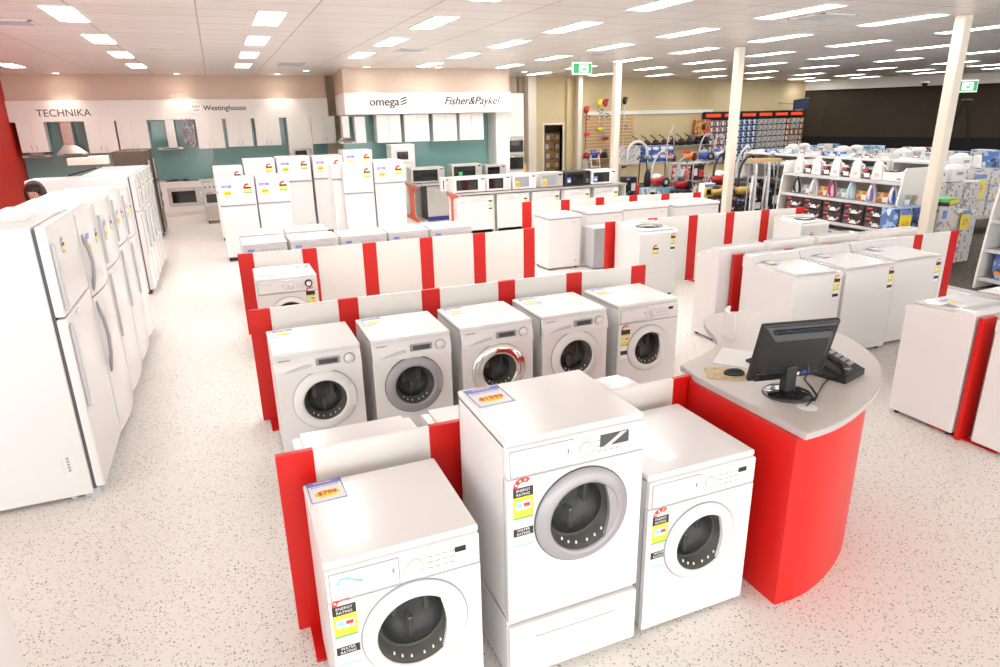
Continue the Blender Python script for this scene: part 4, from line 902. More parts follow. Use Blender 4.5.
# mouse, mat, keyboard, paper
mp = onz(726, 374, CZ)
solo('mouse_mat', MB().box(-.11, .11, -.09, .09, 0, .004, matbrown, .001), 'brown and white printed mouse mat left of the monitor', 'mouse mat', (mp.x, mp.y, CZ + .001), -.55)
ms = onz(734, 375, CZ)
t = thing('computer_mouse', 'dark computer mouse on the printed mat', 'mouse', (ms.x, ms.y, CZ + .0055), -.5)
vs = MB().ell((0, 0, .006), .058, .034, .03, black, 20, 12); vs.v = [(x, y, max(z, 0)) for x, y, z in vs.v]; vs.build('body', t); MB().lathe([(.006, -.003), (.006, .003)], (-.03, 0, .034), 'y', grey, 10).build('scroll_wheel', t)
kb = onz(752, 371, CZ)
t = thing('keyboard', 'black keyboard half hidden behind the monitor', 'keyboard', (2.93, 2.72, CZ + .001), -.05)
MB().box(-.22, .22, -.08, .08, 0, .018, black, .004).build('body', t); k = MB()
for i in range(14):
    for j in range(5): k.box(-.205 + i * .029, -.18 + i * .029, -.068 + j * .028, -.044 + j * .028, .018, .024, blackg)
k.build('key_field', t)
pp = onz(736, 356, CZ); solo('paper_sheet', MB().box(-.105, .105, -.15, .15, 0, .0015, white_p), 'white paper sheet on the counter between mouse and keyboard', 'paper', (2.71, 2.89, CZ + .001), -.9)

# ------------------------------------------------------------------ cartons
def carton(label, loc, w, d, h, m, rz=0, name='carton', cat='box', group=None, pic=None, parent=None):
    """printed product box; pic = [(material, x0, x1, z0, z1)] in fractions of the front (facing -y)"""
    t = thing(name, label, cat, loc, rz, group)
    f = MB().box(-w / 2, w / 2, -d / 2, d / 2, .001, h, m, .003)
    for (pm, a, b, c, e) in (pic or [(blue_p, .06, .34, .82, .94), (white_p, .5, .92, .1, .6)]): f.box(-w / 2 + w * a, -w / 2 + w * b, -d / 2 - .002, -d / 2, h * c, h * e, pm)
    f.build('printed_box', t); return t
pw_ = [(blue_p, .06, .34, .82, .94), (grey, .5, .6, .35, .6), (orange_p, .25, .36, .2, .36), (lgrey, .66, .9, .15, .7)]
# stockroom cartons seen through the doorway
k = 0; rows_ = ['bottom', 'second', 'third', 'fourth', 'fifth', 'sixth']
for j in range(6):
    for i in range(3):
        x = dl + .12 + .36 * i; carton('brown cardboard carton in the stockroom doorway, %s layer, %s' % (rows_[j], ('left', 'middle', 'right')[i]), (x, 20.7 + .03 * ((i + j) % 3), .30 * j), .34, .4, .29, card, random.uniform(-.05, .05), group='cardboard cartons in the stockroom', pic=[(pk_white, .1, .45, .3, .8), (black_p, .6, .85, .15, .3)])
a, b = ony(527, 163, 17.6), ony(537, 163, 17.6)
solo('wooden_board', MB().box(-.2, .2, 0, .03, 0, 1.02, wood, .004).box(-.16, .16, -.004, 0, .06, .96, mat('pale_wood_face', (.72, .50, .24), .5), .002), 'pale wooden board standing right of the tall oven tower', 'board', ((a.x + b.x) / 2, 18.4, 0), 0)
# slatwall with garden tools
def wallthing(name, label, cat, p, group=None): return thing(name, label, cat, p, WA, group)
p0 = onwall(586, 115); p1 = onwall(631, 165); Lw = (Vector((onwall(632, 130).x, onwall(632, 130).y)) - Vector((p0.x, p0.y))).length; zt = p0.z
t = wallthing('slatwall', 'timber slatwall panel hung with garden tools behind the slim column', 'slatwall', (p0.x, p0.y, 0)); t.location = onwall(586, 115, .02); t.location.z = .6
MB().box(0, Lw, -.01, .0, 0, zt - .6, slatw).build('backing', t); m = MB(); n = 16
for i in range(n): m.box(0, Lw, -.03, -.01, (zt - .6) * i / n + .02, (zt - .6) * (i + 1) / n - .012, slatw).box(0, Lw, -.012, -.0105, (zt - .6) * (i + 1) / n - .012, (zt - .6) * (i + 1) / n + .02, lgrey)
m.build('slat_field', t, 'timber slats with pale grooves')
a = onwall(584, 113.5, .04); b = onwall(712, 115.5, .04); ln = (Vector((b.x, b.y)) - Vector((a.x, a.y))).length
t = wallthing('wall_rail', 'long white rail running along the beige wall above the slatwall', 'rail', a); MB().box(0, ln, -.03, .03, -.06, .06, white_p, .004).build('rail', t)
def trimmer(label, u, v0, v1, c1, c2, head='shaft'):
    a = onwall(u, v0, .12); b = onwall(u, v1, .12); H_ = a.z - b.z; t = wallthing('garden_trimmer', label, 'garden tool', (a.x, a.y - .06, b.z))
    MB().tube([(0, 0, .1), (0, 0, H_ - .2)], .016, lgrey if head != 'red' else c1, 8).build('shaft', t)
    MB().ell((0, 0, H_ - .12), .09, .07, .13, c1, 14, 8).box(-.03, .12, -.03, .03, H_ - .08, H_ - .0, c2, .01).build('motor_head', t)
    MB().tube([(0, 0, H_ * .55), (.1, -.04, H_ * .55 + .02), (.12, -.04, H_ * .55 + .12), (0, 0, H_ * .55 + .14)], .013, black, 6).build('grip', t)
    MB().ell((.06, 0, .06), .14, .09, .06, c2, 12, 6).build('guard', t); MB().box(-.01, .01, 0, .11, H_ * .6, H_ * .6 + .02, grey).build('hook', t); return t
trimmer('red line trimmer hanging at the left edge of the slatwall', 585.5, 106, 136, dred, red_p, 'red'); trimmer('yellow grass trimmer hanging on the slatwall', 599, 99, 131, yellow, yellow)
trimmer('red and black hedge tool hanging beside the yellow trimmer', 604.5, 99, 140, dred, dred); trimmer('tall red and black trimmer hanging right of the column', 624, 97, 168, black, dred)
# small shelf with garden tools and step ladder under the slatwall
p = onwall(587, 158, .5); t = wallthing('tool_shelf', 'timber shelf with power tools below the slatwall', 'shelf', (p.x, p.y, 0)); L2 = 1.2
for z in (.35, .95): MB().box(0, L2, 0, .4, z - .02, z, wood, .003).build('shelf_board', t)
for x in (0, L2 - .03): MB().box(x, x + .03, 0, .4, 0, .98, cream, .003).build('upright', t)
pts_ = [(.15, 'red'), (.42, 'blue'), (.7, 'red'), (.98, 'black')]
for i, (x, c) in enumerate(pts_):
    mm = {'red': dred, 'blue': blue, 'black': black}[c]; q = t.matrix_basis @ Vector((x, .2, 0))
    tt = thing('power_tool', '%s power tool on the timber shelf, %s from left' % (c, ordn[i]), 'power tool', (p.x + x * math.cos(WA) - .2 * math.sin(WA), p.y + x * math.sin(WA) + .2 * math.cos(WA), .951), WA)
    MB().ell((0, 0, .12), .1, .12, .09, mm, 14, 8).box(-.09, .09, -.1, .1, 0, .06, black, .01).build('body', tt); MB().tube([(-.02, 0, .18), (-.02, .0, .28), (.1, 0, .28), (.1, 0, .12)], .018, white2 if c == 'red' else mm, 8).build('handle', tt)
p = ony(598, 168, 18.7); t = thing('step_ladder', 'small white step ladder standing under the slatwall', 'ladder', (p.x, 18.7, 0), 0)
for sx in (-.18, .18): MB().tube([(sx, 0, 0), (sx * .8, .22, 1.15)], .02, lgrey, 6).build('rail', t); MB().tube([(sx, .5, 0), (sx * .8, .26, 1.12)], .016, lgrey, 6).build('rear_leg', t)
for i in range(4): MB().box(-.17, .17, .04 + .05 * i - .03, .12 + .05 * i, .25 + .25 * i, .28 + .25 * i, white_p, .003).build('step', t)
MB().box(-.15, .15, .2, .28, 1.12, 1.2, blue, .01).build('top_cap', t)

# accessory wall display -------------------------------------------
a = onwall(703, 112, .05); b = onwall(803, 112, .05); ln = (Vector((b.x, b.y)) - Vector((a.x, a.y))).length; ztop = a.z
t = wallthing('accessory_display', 'black wall display board with orange banner above hanging accessory packs', 'display board', (a.x, a.y, .4)); MB().box(0, ln, 0, .03, 0, ztop - .4, black, .003).build('board', t)
bn = MB().box(0, ln, -.06, 0, ztop - .4 - .26, ztop - .4, black, .004)
bn.build('banner_box', t); m = MB(); npn = 6
for i in range(npn): m.box(ln * (i + .12) / npn, ln * (i + .9) / npn, -.066, -.06, ztop - .4 - .2, ztop - .4 - .08, mat('orange_banner_emissive', (.80, .07, .02), .5, emit=.25))  # banner strips carry a weak emission of their own
m.build('banner_strip', t)
for i in range(npn): m = text('ACCESSORIES' if i < 1 else '', .1, white_p, None, 'tmp', (0, 0, 0), FRONT_ROT) if False else None
bp = None; ncol, nrow = 20, 7; inks = [pk_blue, pk_blue, pk_white, pk_blue, pk_white, pk_blue, pk_white, pk_orange]
packs = {}
for m_ in (pk_blue, pk_white, pk_orange, pk_red):
    r = MB().box(-.135, .135, -.04, .0, -.2, 0, m_, .006).box(-.11, -.02, -.044, -.04, -.17, -.04, white_p if m_ is not pk_white else grey).box(.02, .11, -.046, -.04, -.14, -.05, m_); packs[m_.name] = r.mesh('accessory_pack')
for j in range(nrow):
    for i in range(ncol):
        x = ln * (i + .5) / ncol; z = ztop - .32 - j * .235
        m_ = pk_blue if 4 <= i < 10 else pk_white if i < 16 and i >= 10 else pk_orange if (i == 16 or i == 19 or j % 3 == 2 and i > 15) else pk_red if i < 4 else pk_white
        o = bpy.data.objects.new('accessory_pack', packs[m_.name]); C.objects.link(o); o.rotation_euler = (0, 0, WA)
        o.location = (a.x + x * math.cos(WA) + .07 * math.sin(WA), a.y + x * math.sin(WA) - .07 * math.cos(WA), z)
        cn_ = {'blue': 'blue', 'white': 'white', 'orange': 'orange', 'red': 'red and white'}[m_.name.split('_')[0]]
        tag(o, '%s accessory pack on the wall display, %s row down, %s column from left' % (cn_, ordn[j], ('%s' % (ordn + ['fifteenth', 'sixteenth', 'seventeenth', 'eighteenth', 'nineteenth', 'twentieth'])[i])), 'packet', 'hanging accessory packs')

# vacuum bench ------------------------------------------------------
def table(name, label, x0, x1, y0, y1, h, m=shelfg, legs=True):
    t = thing(name, label, 'bench', ((x0 + x1) / 2, (y0 + y1) / 2, 0)); w, d = x1 - x0, y1 - y0
    MB().box(-w / 2, w / 2, -d / 2, d / 2, h - .04, h, m, .005).build('bench_top', t)
    for sx in (-1, 1):
        for sy in (-1, 1): MB().box(sx * (w / 2 - .03) - .02, sx * (w / 2 - .03) + .02, sy * (d / 2 - .03) - .02, sy * (d / 2 - .03) + .02, 0, h - .04, m).build('leg', t)
    return t
table('display_bench', 'grey metal bench carrying boxed vacuum cleaners', 11.35, 13.55, 17.75, 18.45, .9)
table('display_bench', 'second grey metal bench carrying bright vacuum cleaners', 13.6, 15.6, 17.3, 18.0, .9)
def vac(label, loc, c1, c2, rz=0, s=1, wand=.9, loop=True, whl=black, hose=lgrey):
    t = thing('vacuum_cleaner', label, 'vacuum cleaner', loc, rz)
    MB().ell((0, 0, .15 * s), .22 * s, .16 * s, .13 * s, c1, 20, 12).ell((-.06 * s, 0, .22 * s), .13 * s, .12 * s, .09 * s, c2, 16, 10).build('body', t)
    for sy in (-1, 1): MB().lathe([(.0001, 0), (.05 * s, 0), (.11 * s, 0), (.115 * s, .015), (.115 * s, .04), (.0001, .045)], (.09 * s, sy * .15 * s - .02, .115 * s), 'y', whl, 20).lathe([(.0001, -.004), (.05 * s, -.004)], (.09 * s, sy * .15 * s - .02 + (0 if sy < 0 else .05), .115 * s), 'y', c2, 14, False).build('wheel', t)
    if wand:
        MB().tube([(.26 * s, -.05, .02), (.24 * s, -.02, wand * .5), (.2 * s, 0, wand)], .018, silver, 8).box(.12 * s, .40 * s, -.1, -.02, 0, .05, c1, .01).build('wand', t)
        h = []
        for i in range(22): q = i / 21; h.append((-.2 * s + (.4 * s) * q - .02 * math.sin(q * PI), .02 + .05 * math.sin(q * 2 * PI), .2 * s + (wand - .2 * s) * q + .32 * math.sin(q * PI)))
        if loop: MB().tube(h, .024 * s, hose, 8).build('hose', t)
        MB().tube([(.2 * s, 0, wand), (.14 * s, 0, wand + .08), (.05 * s, 0, wand + .1), (.02 * s, 0, wand + .03)], .02 * s, hose, 8).build('hand_grip', t)
    return t
# cartons and machines on the first bench
for j in range(2):
    for i in range(3): carton('white speckled vacuum carton on the grey bench, %s row, %s' % (('lower', 'upper')[j], ('left', 'middle', 'right')[i]), (11.50 + .27 * i, 18.05, .901 + .26 * j), .26, .3, .255, pk_white, pic=pw_, group='white cartons on the vacuum bench')
arch = []
for i in range(20): q = PI * i / 19; arch.append((.36 * math.cos(q), 0, .28 + .36 * math.sin(q)))
solo('hose_arch', MB().tube([(.36, 0, 0)] + arch + [(-.36, 0, 0)], .045, white2, 10), 'white hose arched in front of the speckled vacuum cartons', 'hose', (12.02, 17.84, .902))
for j in range(2):
    for i in range(4): carton('dark blue vacuum carton on the grey bench, %s row, %s from left' % (('lower', 'upper')[j], ordn[i]), (12.42 + .29 * i, 18.05, .901 + .25 * j), .28, .3, .245, pk_blue, group='blue cartons on the vacuum bench', pic=[(blue, .05, .95, .05, .45), (white_p, .2, .8, .55, .85)])
def bp_(u, v, y, z=None): q = ony(u, v, y); return (q.x, y, z if z is not None else q.z)
vac('orange vacuum cleaner on the second grey bench', (ony(688, 158, 17.6).x, 17.6, .901), orange_p, dred, .3, 1.1, 0, False); vac('blue vacuum cleaner on the second grey bench', (ony(705, 158, 17.6).x, 17.6, .901), blue, silver, -.2, 1.1, .7)
vac('white and blue vacuum cleaner on the second grey bench', (ony(717, 156, 17.65).x + .05, 17.65, .901), white2, blue, .2, 1.15, .6)
vac('grey vacuum cleaner with upright silver wand on the second grey bench', (ony(676, 158, 17.65).x - .12, 17.8, .901), silver, red_p, .5, .8, 1.0)
# shelf of garden blowers behind
p = onwall(636, 152, .35); t = wallthing('wall_shelf', 'long wall shelf carrying the row of garden blowers', 'shelf', (p.x, p.y, 1.2)); ls = 4.4; MB().box(0, ls, 0, .33, -.03, 0, shelfg, .003).build('board', t)
for k in range(3): MB().prism([(0.05, -.03), (.33, -.03), (.33, -.3)], 'x', .2 + 1.8 * k, .23 + 1.8 * k, shelfg).build('bracket', t)
blow = thing('garden_blower', 'x', 'garden tool', (0, 0, 0), WA, 'garden blowers on the wall shelf')
MB().ell((0, 0, .13), .14, .12, .13, black, 14, 8).box(-.1, .1, -.1, .1, 0, .08, black, .01).build('engine', blow); MB().ell((.04, -.08, .15), .05, .04, .05, dred, 10, 6).build('fuel_cap', blow)
MB().tube([(0, 0, .2), (-.08, 0, .32), (-.2, 0, .36), (-.3, 0, .42)], .018, black, 6).build('handle', blow); MB().tube([(-.1, 0, .12), (-.3, -.05, .1)], .035, black, 8).build('nozzle', blow)
for i in range(9):
    x = .25 + .47 * i; loc = (p.x + x * math.cos(WA) - .16 * math.sin(WA), p.y + x * math.sin(WA) + .16 * math.cos(WA), 1.201); lb = 'black garden blower on the wall shelf, %s from left' % ordn[i]
    if i == 0: blow.location = loc; blow['label'] = lb
    else: dup(blow, loc, WA, lb)
p = onwall(700, 132, .15); carton('bright orange product box on the wall left of the accessory display', (p.x, p.y - .1, 1.55), .7, .2, .55, pk_orange, WA, pic=[(black_p, .3, .6, .3, .7), (red_p, .7, .95, .1, .5)])
solo('wall_shelf', MB().box(-.5, .5, -.15, .2, -.03, 0, shelfg, .003).box(-.45, -.42, .0, .2, -.2, -.03, shelfg).box(.42, .45, .0, .2, -.2, -.03, shelfg), 'small wall shelf under the bright orange product box', 'shelf', (p.x, p.y - .1, 1.55), WA)
# floor-standing goods in front of the benches: cartons with machines on them
def stackup(u, v, y, w, m, lb, h_each=.3, pic=None):
    q = ony(u, v, y); top = q.z; n = max(1, round(top / h_each)); h = top / n
    for k in range(n): carton('%s, %s from the floor' % (lb, ordn[k]), (q.x, y, h * k), w, .34, h - .002, m, 0, pic=pic, group=lb[:60])
    return (q.x, y, top + .001)
q = stackup(658, 187, 15.0, .95, pk_ltb, 'pale blue picture carton under the red and white vacuum', pic=[(cyan_p, .5, .95, .1, .9), (white_p, .1, .3, .2, .9), (yellow, .12, .28, .3, .6)]); vac('red and white vacuum cleaner with tall wand on pale blue cartons', q, dred, white2, .1, 1.15, .85)
q = stackup(681, 190, 14.5, .45, pk_black, 'black carton under the dark red vacuum'); vac('dark red vacuum cleaner on black cartons', q, dred, black, .4, 1.15, .7, hose=grey)
q = stackup(628, 192, 16.0, .7, pk_black, 'black carton left of the pale blue cartons'); carton('black carton standing upright at the left of the vacuum display', q, .35, .3, .42, pk_black)
solo('stick_vacuum', MB().tube([(0, 0, 0.03), (.05, 0, 1.15)], .02, black, 8).ell((.01, 0, .4), .07, .07, .2, dred, 12, 8).box(-.14, .14, -.07, .07, 0, .05, black, .01).tube([(.05, 0, 1.15), (.09, 0, 1.2), (.02, 0, 1.26), (-.03, 0, 1.18)], .018, black, 8), 'black and red stick vacuum standing before the grey bench', 'vacuum cleaner', (ony(633, 190, 15.6).x, 15.4, 0))
# glazed crate shelf of boxes
x0, x1 = ony(679, 175, 15.6).x, ony(706, 175, 15.6).x; zt = ony(692, 163, 15.6).z
t = thing('display_cage', 'silver framed open cage holding red, white and black boxes', 'display cage', ((x0 + x1) / 2, 15.6, 0)); w = (x1 - x0) / 2
for sx in (-w, 0, w):
    for yy in (0, .45): MB().box(sx - .015, sx + .015, yy - .015, yy + .015, 0, zt, lgrey).build('post', t)
for z in (.02, zt * .5, zt): MB().box(-w, w, 0, .45, z - .02, z, lgrey).build('cage_shelf', t)
for j in range(2):
    for i in range(2):
        carton('%s box in the silver framed cage, %s %s' % (('black', 'red and white')[(i + j) % 2], ('lower', 'upper')[j], ('left', 'right')[i]), ((x0 + x1) / 2 - w / 2 + w * i, 15.83, .021 + (zt * .5 - .0) * j), w * .82, .36, zt * .5 - .1, (pk_black, pk_red)[(i + j) % 2], group='boxes in the silver cage', pic=[(white_p, .1, .4, .3, .8), (red_p, .55, .9, .2, .7)])
# right of the cage
q = stackup(706, 198, 12.2, .3, pk_white, 'white carton before the cage', .6, pic=[(blue_p, .1, .9, .82, .95), (yellow, .12, .88, .2, .78), (orange_p, .3, .7, .3, .6)])
carton('white display box with large yellow price panel below the cage', q, .30, .2, .33, white_p, pic=[(blue_p, .05, .95, .78, .95), (yellow, .1, .9, .1, .74), (orange_p, .25, .7, .25, .6)])
q = stackup(720, 186, 12.6, .5, pk_black, 'black carton under the red canister vacuum'); vac('red canister vacuum with round white wheel left of the column', q, dred, white2, .2, 1.2, .55, hose=black)
q = stackup(718, 197, 11.9, .34, pk_black, 'black carton under the left gold vacuum'); vac('gold vacuum cleaner left of the support column', (q[0], q[1], q[2]), gold, black, 0, .85, 0, False)
q = stackup(744, 197, 11.6, .8, pk_black, 'black carton under the right gold vacuum'); vac('gold vacuum cleaner right of the support column with black hose loop', q, gold, black, .2, 1.15, .8, hose=black)
q = stackup(741, 186, 13.4, .6, pk_red, 'red and white carton behind the right gold vacuum'); vac('grey vacuum cleaner with tall silver wand behind the gold one', q, grey, white2, .2, 1.1, .9)
q = stackup(768, 188, 11.5, .4, pk_black, 'black carton left of the ironing boards'); vac('dark vacuum cleaner just left of the ironing boards', q, black, dred, .4, .8, .6, hose=grey)
carton('white carton standing on the floor display right of the column', (ony(752, 172, 14.4).x, 14.4, .0), .6, .4, .95, pk_white)
carton('black carton behind the support column', (ony(735, 180, 13.9).x, 14.0, .0), .6, .4, .7, pk_black)
for i, (u, v, y, w, m, nm) in enumerate(((640, 190, 17.0, .5, pk_black, 'black'), (664, 190, 17.2, .5, pk_black, 'black'), (712, 176, 16.6, .5, pk_red, 'red and white'), (728, 176, 15.4, .5, pk_black, 'black'), (748, 178, 13.0, .5, pk_black, 'black'), (690, 197, 13.6, .6, pk_black, 'black'), (758, 180, 16.0, .7, pk_red, 'red and white'), (772, 178, 15.5, .6, pk_black, 'black'))):
    stackup(u, v, y, w, m, '%s carton in the %s stack of the vacuum corner' % (nm, ordn[i]))
for i, (u, v, y) in enumerate(((648, 178, 16.6), (735, 168, 15.0), (757, 172, 13.6))):
    q = ony(u, v, y); t = thing('upright_vacuum', 'dark upright vacuum cleaner standing among the black cartons, %s from left' % ordn[i], 'vacuum cleaner', (q.x, y, 0), .3 * i)
    MB().box(-.16, .16, -.16, .1, 0, .09, dred if i % 2 else black, .02).build('floor_head', t); MB().ell((0, .02, .48), .11, .1, .34, (black, dred, grey)[i], 16, 10).build('body', t)
    MB().tube([(0, .06, .7), (0, .12, 1.05), (.06, .1, 1.15), (-.04, .08, 1.18), (-.03, .1, 1.02)], .018, black, 8).build('handle', t)
    MB().tube([(.1, 0, .2), (.18, .02, .4), (.16, .06, .75), (.05, .08, .9)], .02, grey, 8).build('hose', t)
# television on the wall by the corner
p = ony(801, 104, 21.6); t = thing('wall_television', 'small dark television on a bracket at the corner of the beige wall', 'television', p, -.5)
MB().box(-.32, .32, -.03, .03, -.2, .2, black, .01).build('casing', t); MB().box(-.29, .29, -.033, -.03, -.17, .17, screen).build('screen', t); MB().tube([(-.1, .03, 0), (-.35, .5, .0), (-.45, .95, .0)], .025, lgrey, 8).build('bracket', t)
t.rotation_euler = (.15, -.12, -.3)

# ------------------------------------------------------------------ ironing boards
for i, (x, y, lb) in enumerate(((9.42, 9.98, 'left ironing board with silver cover standing on end'), (9.60, 9.84, 'right ironing board with silver cover standing on end'))):
    t = thing('ironing_board', lb, 'ironing board', (x, y, 0), -.25)
    out = [(-.17, .03), (.17, .03), (.18, .4), (.17, .9), (.12, 1.25), (.04, 1.42), (-.04, 1.42), (-.12, 1.25), (-.17, .9), (-.18, .4)]
    MB().prism(out, 'y', -.02, .02, silverfab).build('board', t)
    for s_ in (-1, 1): MB().tube([(s_ * .1, .04, .1), (-s_ * .02, .06, .7), (-s_ * .12, .04, 1.2)], .012, white2, 6).build('leg', t)
    t.rotation_euler = (0, .07, .93)
solo('ironing_board_rack', MB().box(-.30, .30, -.10, .10, 1.44, 1.50, wood, .004).box(-.28, -.26, -.02, .02, 0, 1.44, grey, .003).box(.26, .28, -.02, .02, 0, 1.44, grey, .003), 'timber rack standing behind the silver ironing boards', 'rack', (9.75, 10.15, 0), -.5)

# ------------------------------------------------------------------ gondola with irons
def gondola(label, x0, y0, y1, depth=.5, h=1.5, levels=(1.29, .94, .55, .16), both=True):
    """shelves face -x; curved white end panels"""
    t = thing('shelving_unit', label, 'shelving unit', (x0, y0, 0)); D = depth * 2
    def prof(hh): return [(0, 0), (D, 0), (D, .15), (D - .02, .5), (D - .05, 1.0), (D - .10, 1.38), (D - .16, hh), (.16, hh), (.12, hh - .05), (.06, 1.0), (.02, .5), (.0, .15)]
    for yy in (0, y1 - y0 - .03):
        MB().prism(smooth(prof(h), 1) if False else prof(h), 'y', yy, yy + .03, panelw).build('end_panel', t, 'tall white curved end panel')
    MB().box(D / 2 - .02, D / 2 + .02, .03, y1 - y0 - .03, .0, h - .08, shelfg).build('back_panel', t)
    for z in levels:
        k = z / 1.29; xf = .03 + .07 * k
        MB().box(xf, D / 2 - .02, .03, y1 - y0 - .03, z - .03, z, shelfg, .003).box(xf - .012, xf, .03, y1 - y0 - .03, z - .045, z + .004, lgrey).build('shelf', t)
        if both: MB().box(D / 2 + .02, D - xf, .03, y1 - y0 - .03, z - .03, z, shelfg, .003).build('shelf', t)
    return t
gondola('white ended shelving unit stocked with irons, behind the right partition', 9.5, 7.1, 9.5)
def iron(label, loc, c1, c2, rz=PI / 2, s=1.0, group=None):
    """standing on its heel, tip up, side to -y before rotation"""
    t = thing('clothes_iron', label, 'iron', loc, rz, group)
    pr = [(-.07, 0), (.07, 0), (.075, .06), (.05, .17), (.015, .26), (0, .285), (-.015, .26), (-.05, .17), (-.075, .06)]
    MB().prism([(a * s, b * s) for a, b in pr], 'y', -.012, .012, lgrey).build('soleplate', t)
    MB().prism([(a * s * .85, b * s * .93 + .005) for a, b in pr], 'y', .012, .05, c1).prism([(a * s * .55, b * s * .8 + .02) for a, b in pr], 'y', .05, .08, c2).build('body', t)
    MB().tube([(0, .06, .03 * s), (0, .13, .06 * s), (0, .135, .16 * s), (0, .06, .22 * s)], .018 * s, c1, 8).build('handle', t)
    return t
cols_i = [(black, white2, 'black and white'), (white2, lgrey, 'white'), (maroon, white2, 'raspberry'), (ltblue, white2, 'pale blue'), (white2, purple, 'white and purple'), (white2, blue, 'white and blue')]
for i in range(6):
    y = 9.2 - i * .385; c = cols_i[i]; iron('%s iron standing upright on the middle shelf, %s from the far end' % (c[2], ordn[i]), (9.68, y, .941), c[0], c[1], PI / 2 + .35, 1.2)
    if i < 6: carton('%s iron box on the middle shelf, %s from the far end' % (('green', 'orange', 'orange', 'orange', 'orange', 'green')[i], ordn[i]), (9.76, y - .19, .941), .2, .14, .16, (pk_green, pk_orange, pk_green, pk_orange, pk_orange, pk_green)[i], -PI / 2, group='iron boxes on the middle shelf')
for i in range(5):
    y = 9.25 - i * .40; t = thing('steam_generator_iron', 'white upright appliance on the top iron shelf, %s from the far end' % ordn[i], 'iron', (9.74, y, 1.291), -PI / 2 + .3, 'white appliances on the top iron shelf')
    pr = [(-.08, 0), (.08, 0), (.07, .1), (.06, .2), (.03, .27), (-.03, .29), (-.06, .24), (-.08, .12)]; MB().prism(pr, 'y', -.05, .05, white2).build('body', t); MB().tube([(.06, 0, .06), (.12, 0, .08), (.11, 0, .2), (.04, 0, .24)], .014, white2, 8).build('handle', t)
    MB().box(-.03, .03, -.055, -.05, .05, .1, lgrey).build('dial_plate', t)
    if i < 5: carton('black and white iron box on the top shelf, %s from the far end' % ordn[i], (9.80, y - .2, 1.291), .17, .14, .15, pk_black, -PI / 2, group='iron boxes on the top shelf', pic=[(white_p, .2, .8, .15, .6), (red_p, .05, .5, .75, .95)])
carton('long white box on the top iron shelf near the big end panel', (9.78, 7.36, 1.291), .36, .16, .13, white_p, -PI / 2, pic=[(red_p, .7, .9, .2, .35)])
for j in range(2):
    for i in range(5):
        y = 9.12 - i * .42; carton('black iron carton on the low shelf, %s layer, %s from the far end' % (('lower', 'upper')[j], ordn[i]), (9.67, y, .551 + .165 * j), .40, .22, .16, pk_black, -PI / 2, group='black iron cartons on the low shelf',
            pic=[(red_p, .08, .32, .78, .95), (pink_p, .8, .88, .4, .55), (white_p, .38, .70, .14, .36), (white_p, .46, .64, .36, .5)])
for i, (m_, cc) in enumerate(((pk_orange, 'orange'), (pk_orange, 'orange'), (pk_white, 'white'), (pk_white, 'white'), (pk_ltb, 'pale blue'))): carton('%s carton on the bottom iron shelf, %s from the far end' % (cc, ordn[i]), (9.66, 8.95 - i * .4, .161), .36, .24, .25, m_, -PI / 2, group='cartons on the bottom iron shelf')

# right-hand gondola at the frame edge: near shelves face -x
t = gondola('white ended shelving unit with blue cartons cut off by the right edge', 9.36, 3.2, 5.64)
for i in range(5):
    carton('blue and white coffee maker carton on the lower shelf, %s from the corner' % ordn[i], (9.60, 5.33 - i * .38, .161), .34, .26, .34, pk_blue, -PI / 2, group='blue cartons at the right edge', pic=[(blue, .05, .5, .8, .95), (white_p, .5, .95, .1, .7), (black_p, .6, .9, .2, .5), (orange_p, .1, .3, .15, .3)])
    carton('dark blue carton on the middle shelf at the right edge, %s from the corner' % ordn[i], (9.72, 5.33 - i * .38, .551), .3, .2, .22, pk_blue, -PI / 2, group='dark blue cartons at the right edge', pic=[(blue, .05, .9, .5, .95), (black_p, .2, .8, .1, .4)])

# kettle cartons and white carton stacks ---------------------------
kc = 0
for j in range(3):
    for i in range(2):
        carton('blue kettle carton stacked before the big white end panel, %s layer, %s' % (('bottom', 'middle', 'top')[j], ('left', 'right')[i]), (9.26 + .31 * i, 6.86 - .0 * i, .009 + .32 * j), .3, .28, .315, pk_blue, 0, group='blue kettle cartons by the column', pic=[(blue_p, .05, .6, .85, .97), (white_p, .6, .95, .2, .7), (lgrey, .65, .85, .25, .6)])
t = thing('price_sign', 'yellow price sign on the blue kettle cartons', 'price sign', (9.24, 6.69, .62)); MB().box(-.12, .12, 0, .006, 0, .32, yellow).box(-.12, .12, -.002, 0, .26, .32, blue_p).build('card', t); text('69', .13, orange_p, t, 'lettering', (0, -.004, .12), FRONT_ROT)
def cstack(lb, x, y, n, w=.42, h=.33, d=.34, z0=.009, pic=pw_, m=pk_white):
    for k in range(n): carton('%s, %s from the bottom' % (lb, ordn[k]), (x, y, z0 + h * k), w - .01, d, h - .004, m, random.uniform(-.03, .03), group=lb[:70], pic=pic)
for i, n in enumerate((3, 3, 3)): cstack('white carton, front stack row right of column, %s stack' % ordn[i], 10.02 + .43 * i - .12, 6.90 + .02 * i, n, .42, .27 + .0 * i)
for i, n in enumerate((4, 4, 4)): cstack('white carton, rear stack row right of column, %s stack' % ordn[i], 10.95 + .43 * i, 7.62, n, .42, .29)
t = thing('price_sign', 'yellow price sign on the front row of white cartons', 'price sign', (10.62, 6.71, .55)); MB().box(-.1, .1, 0, .006, 0, .3, yellow).box(-.1, .1, -.002, 0, .24, .3, blue_p).build('card', t); text('29', .13, orange_p, t, 'lettering', (0, -.004, .12), FRONT_ROT)
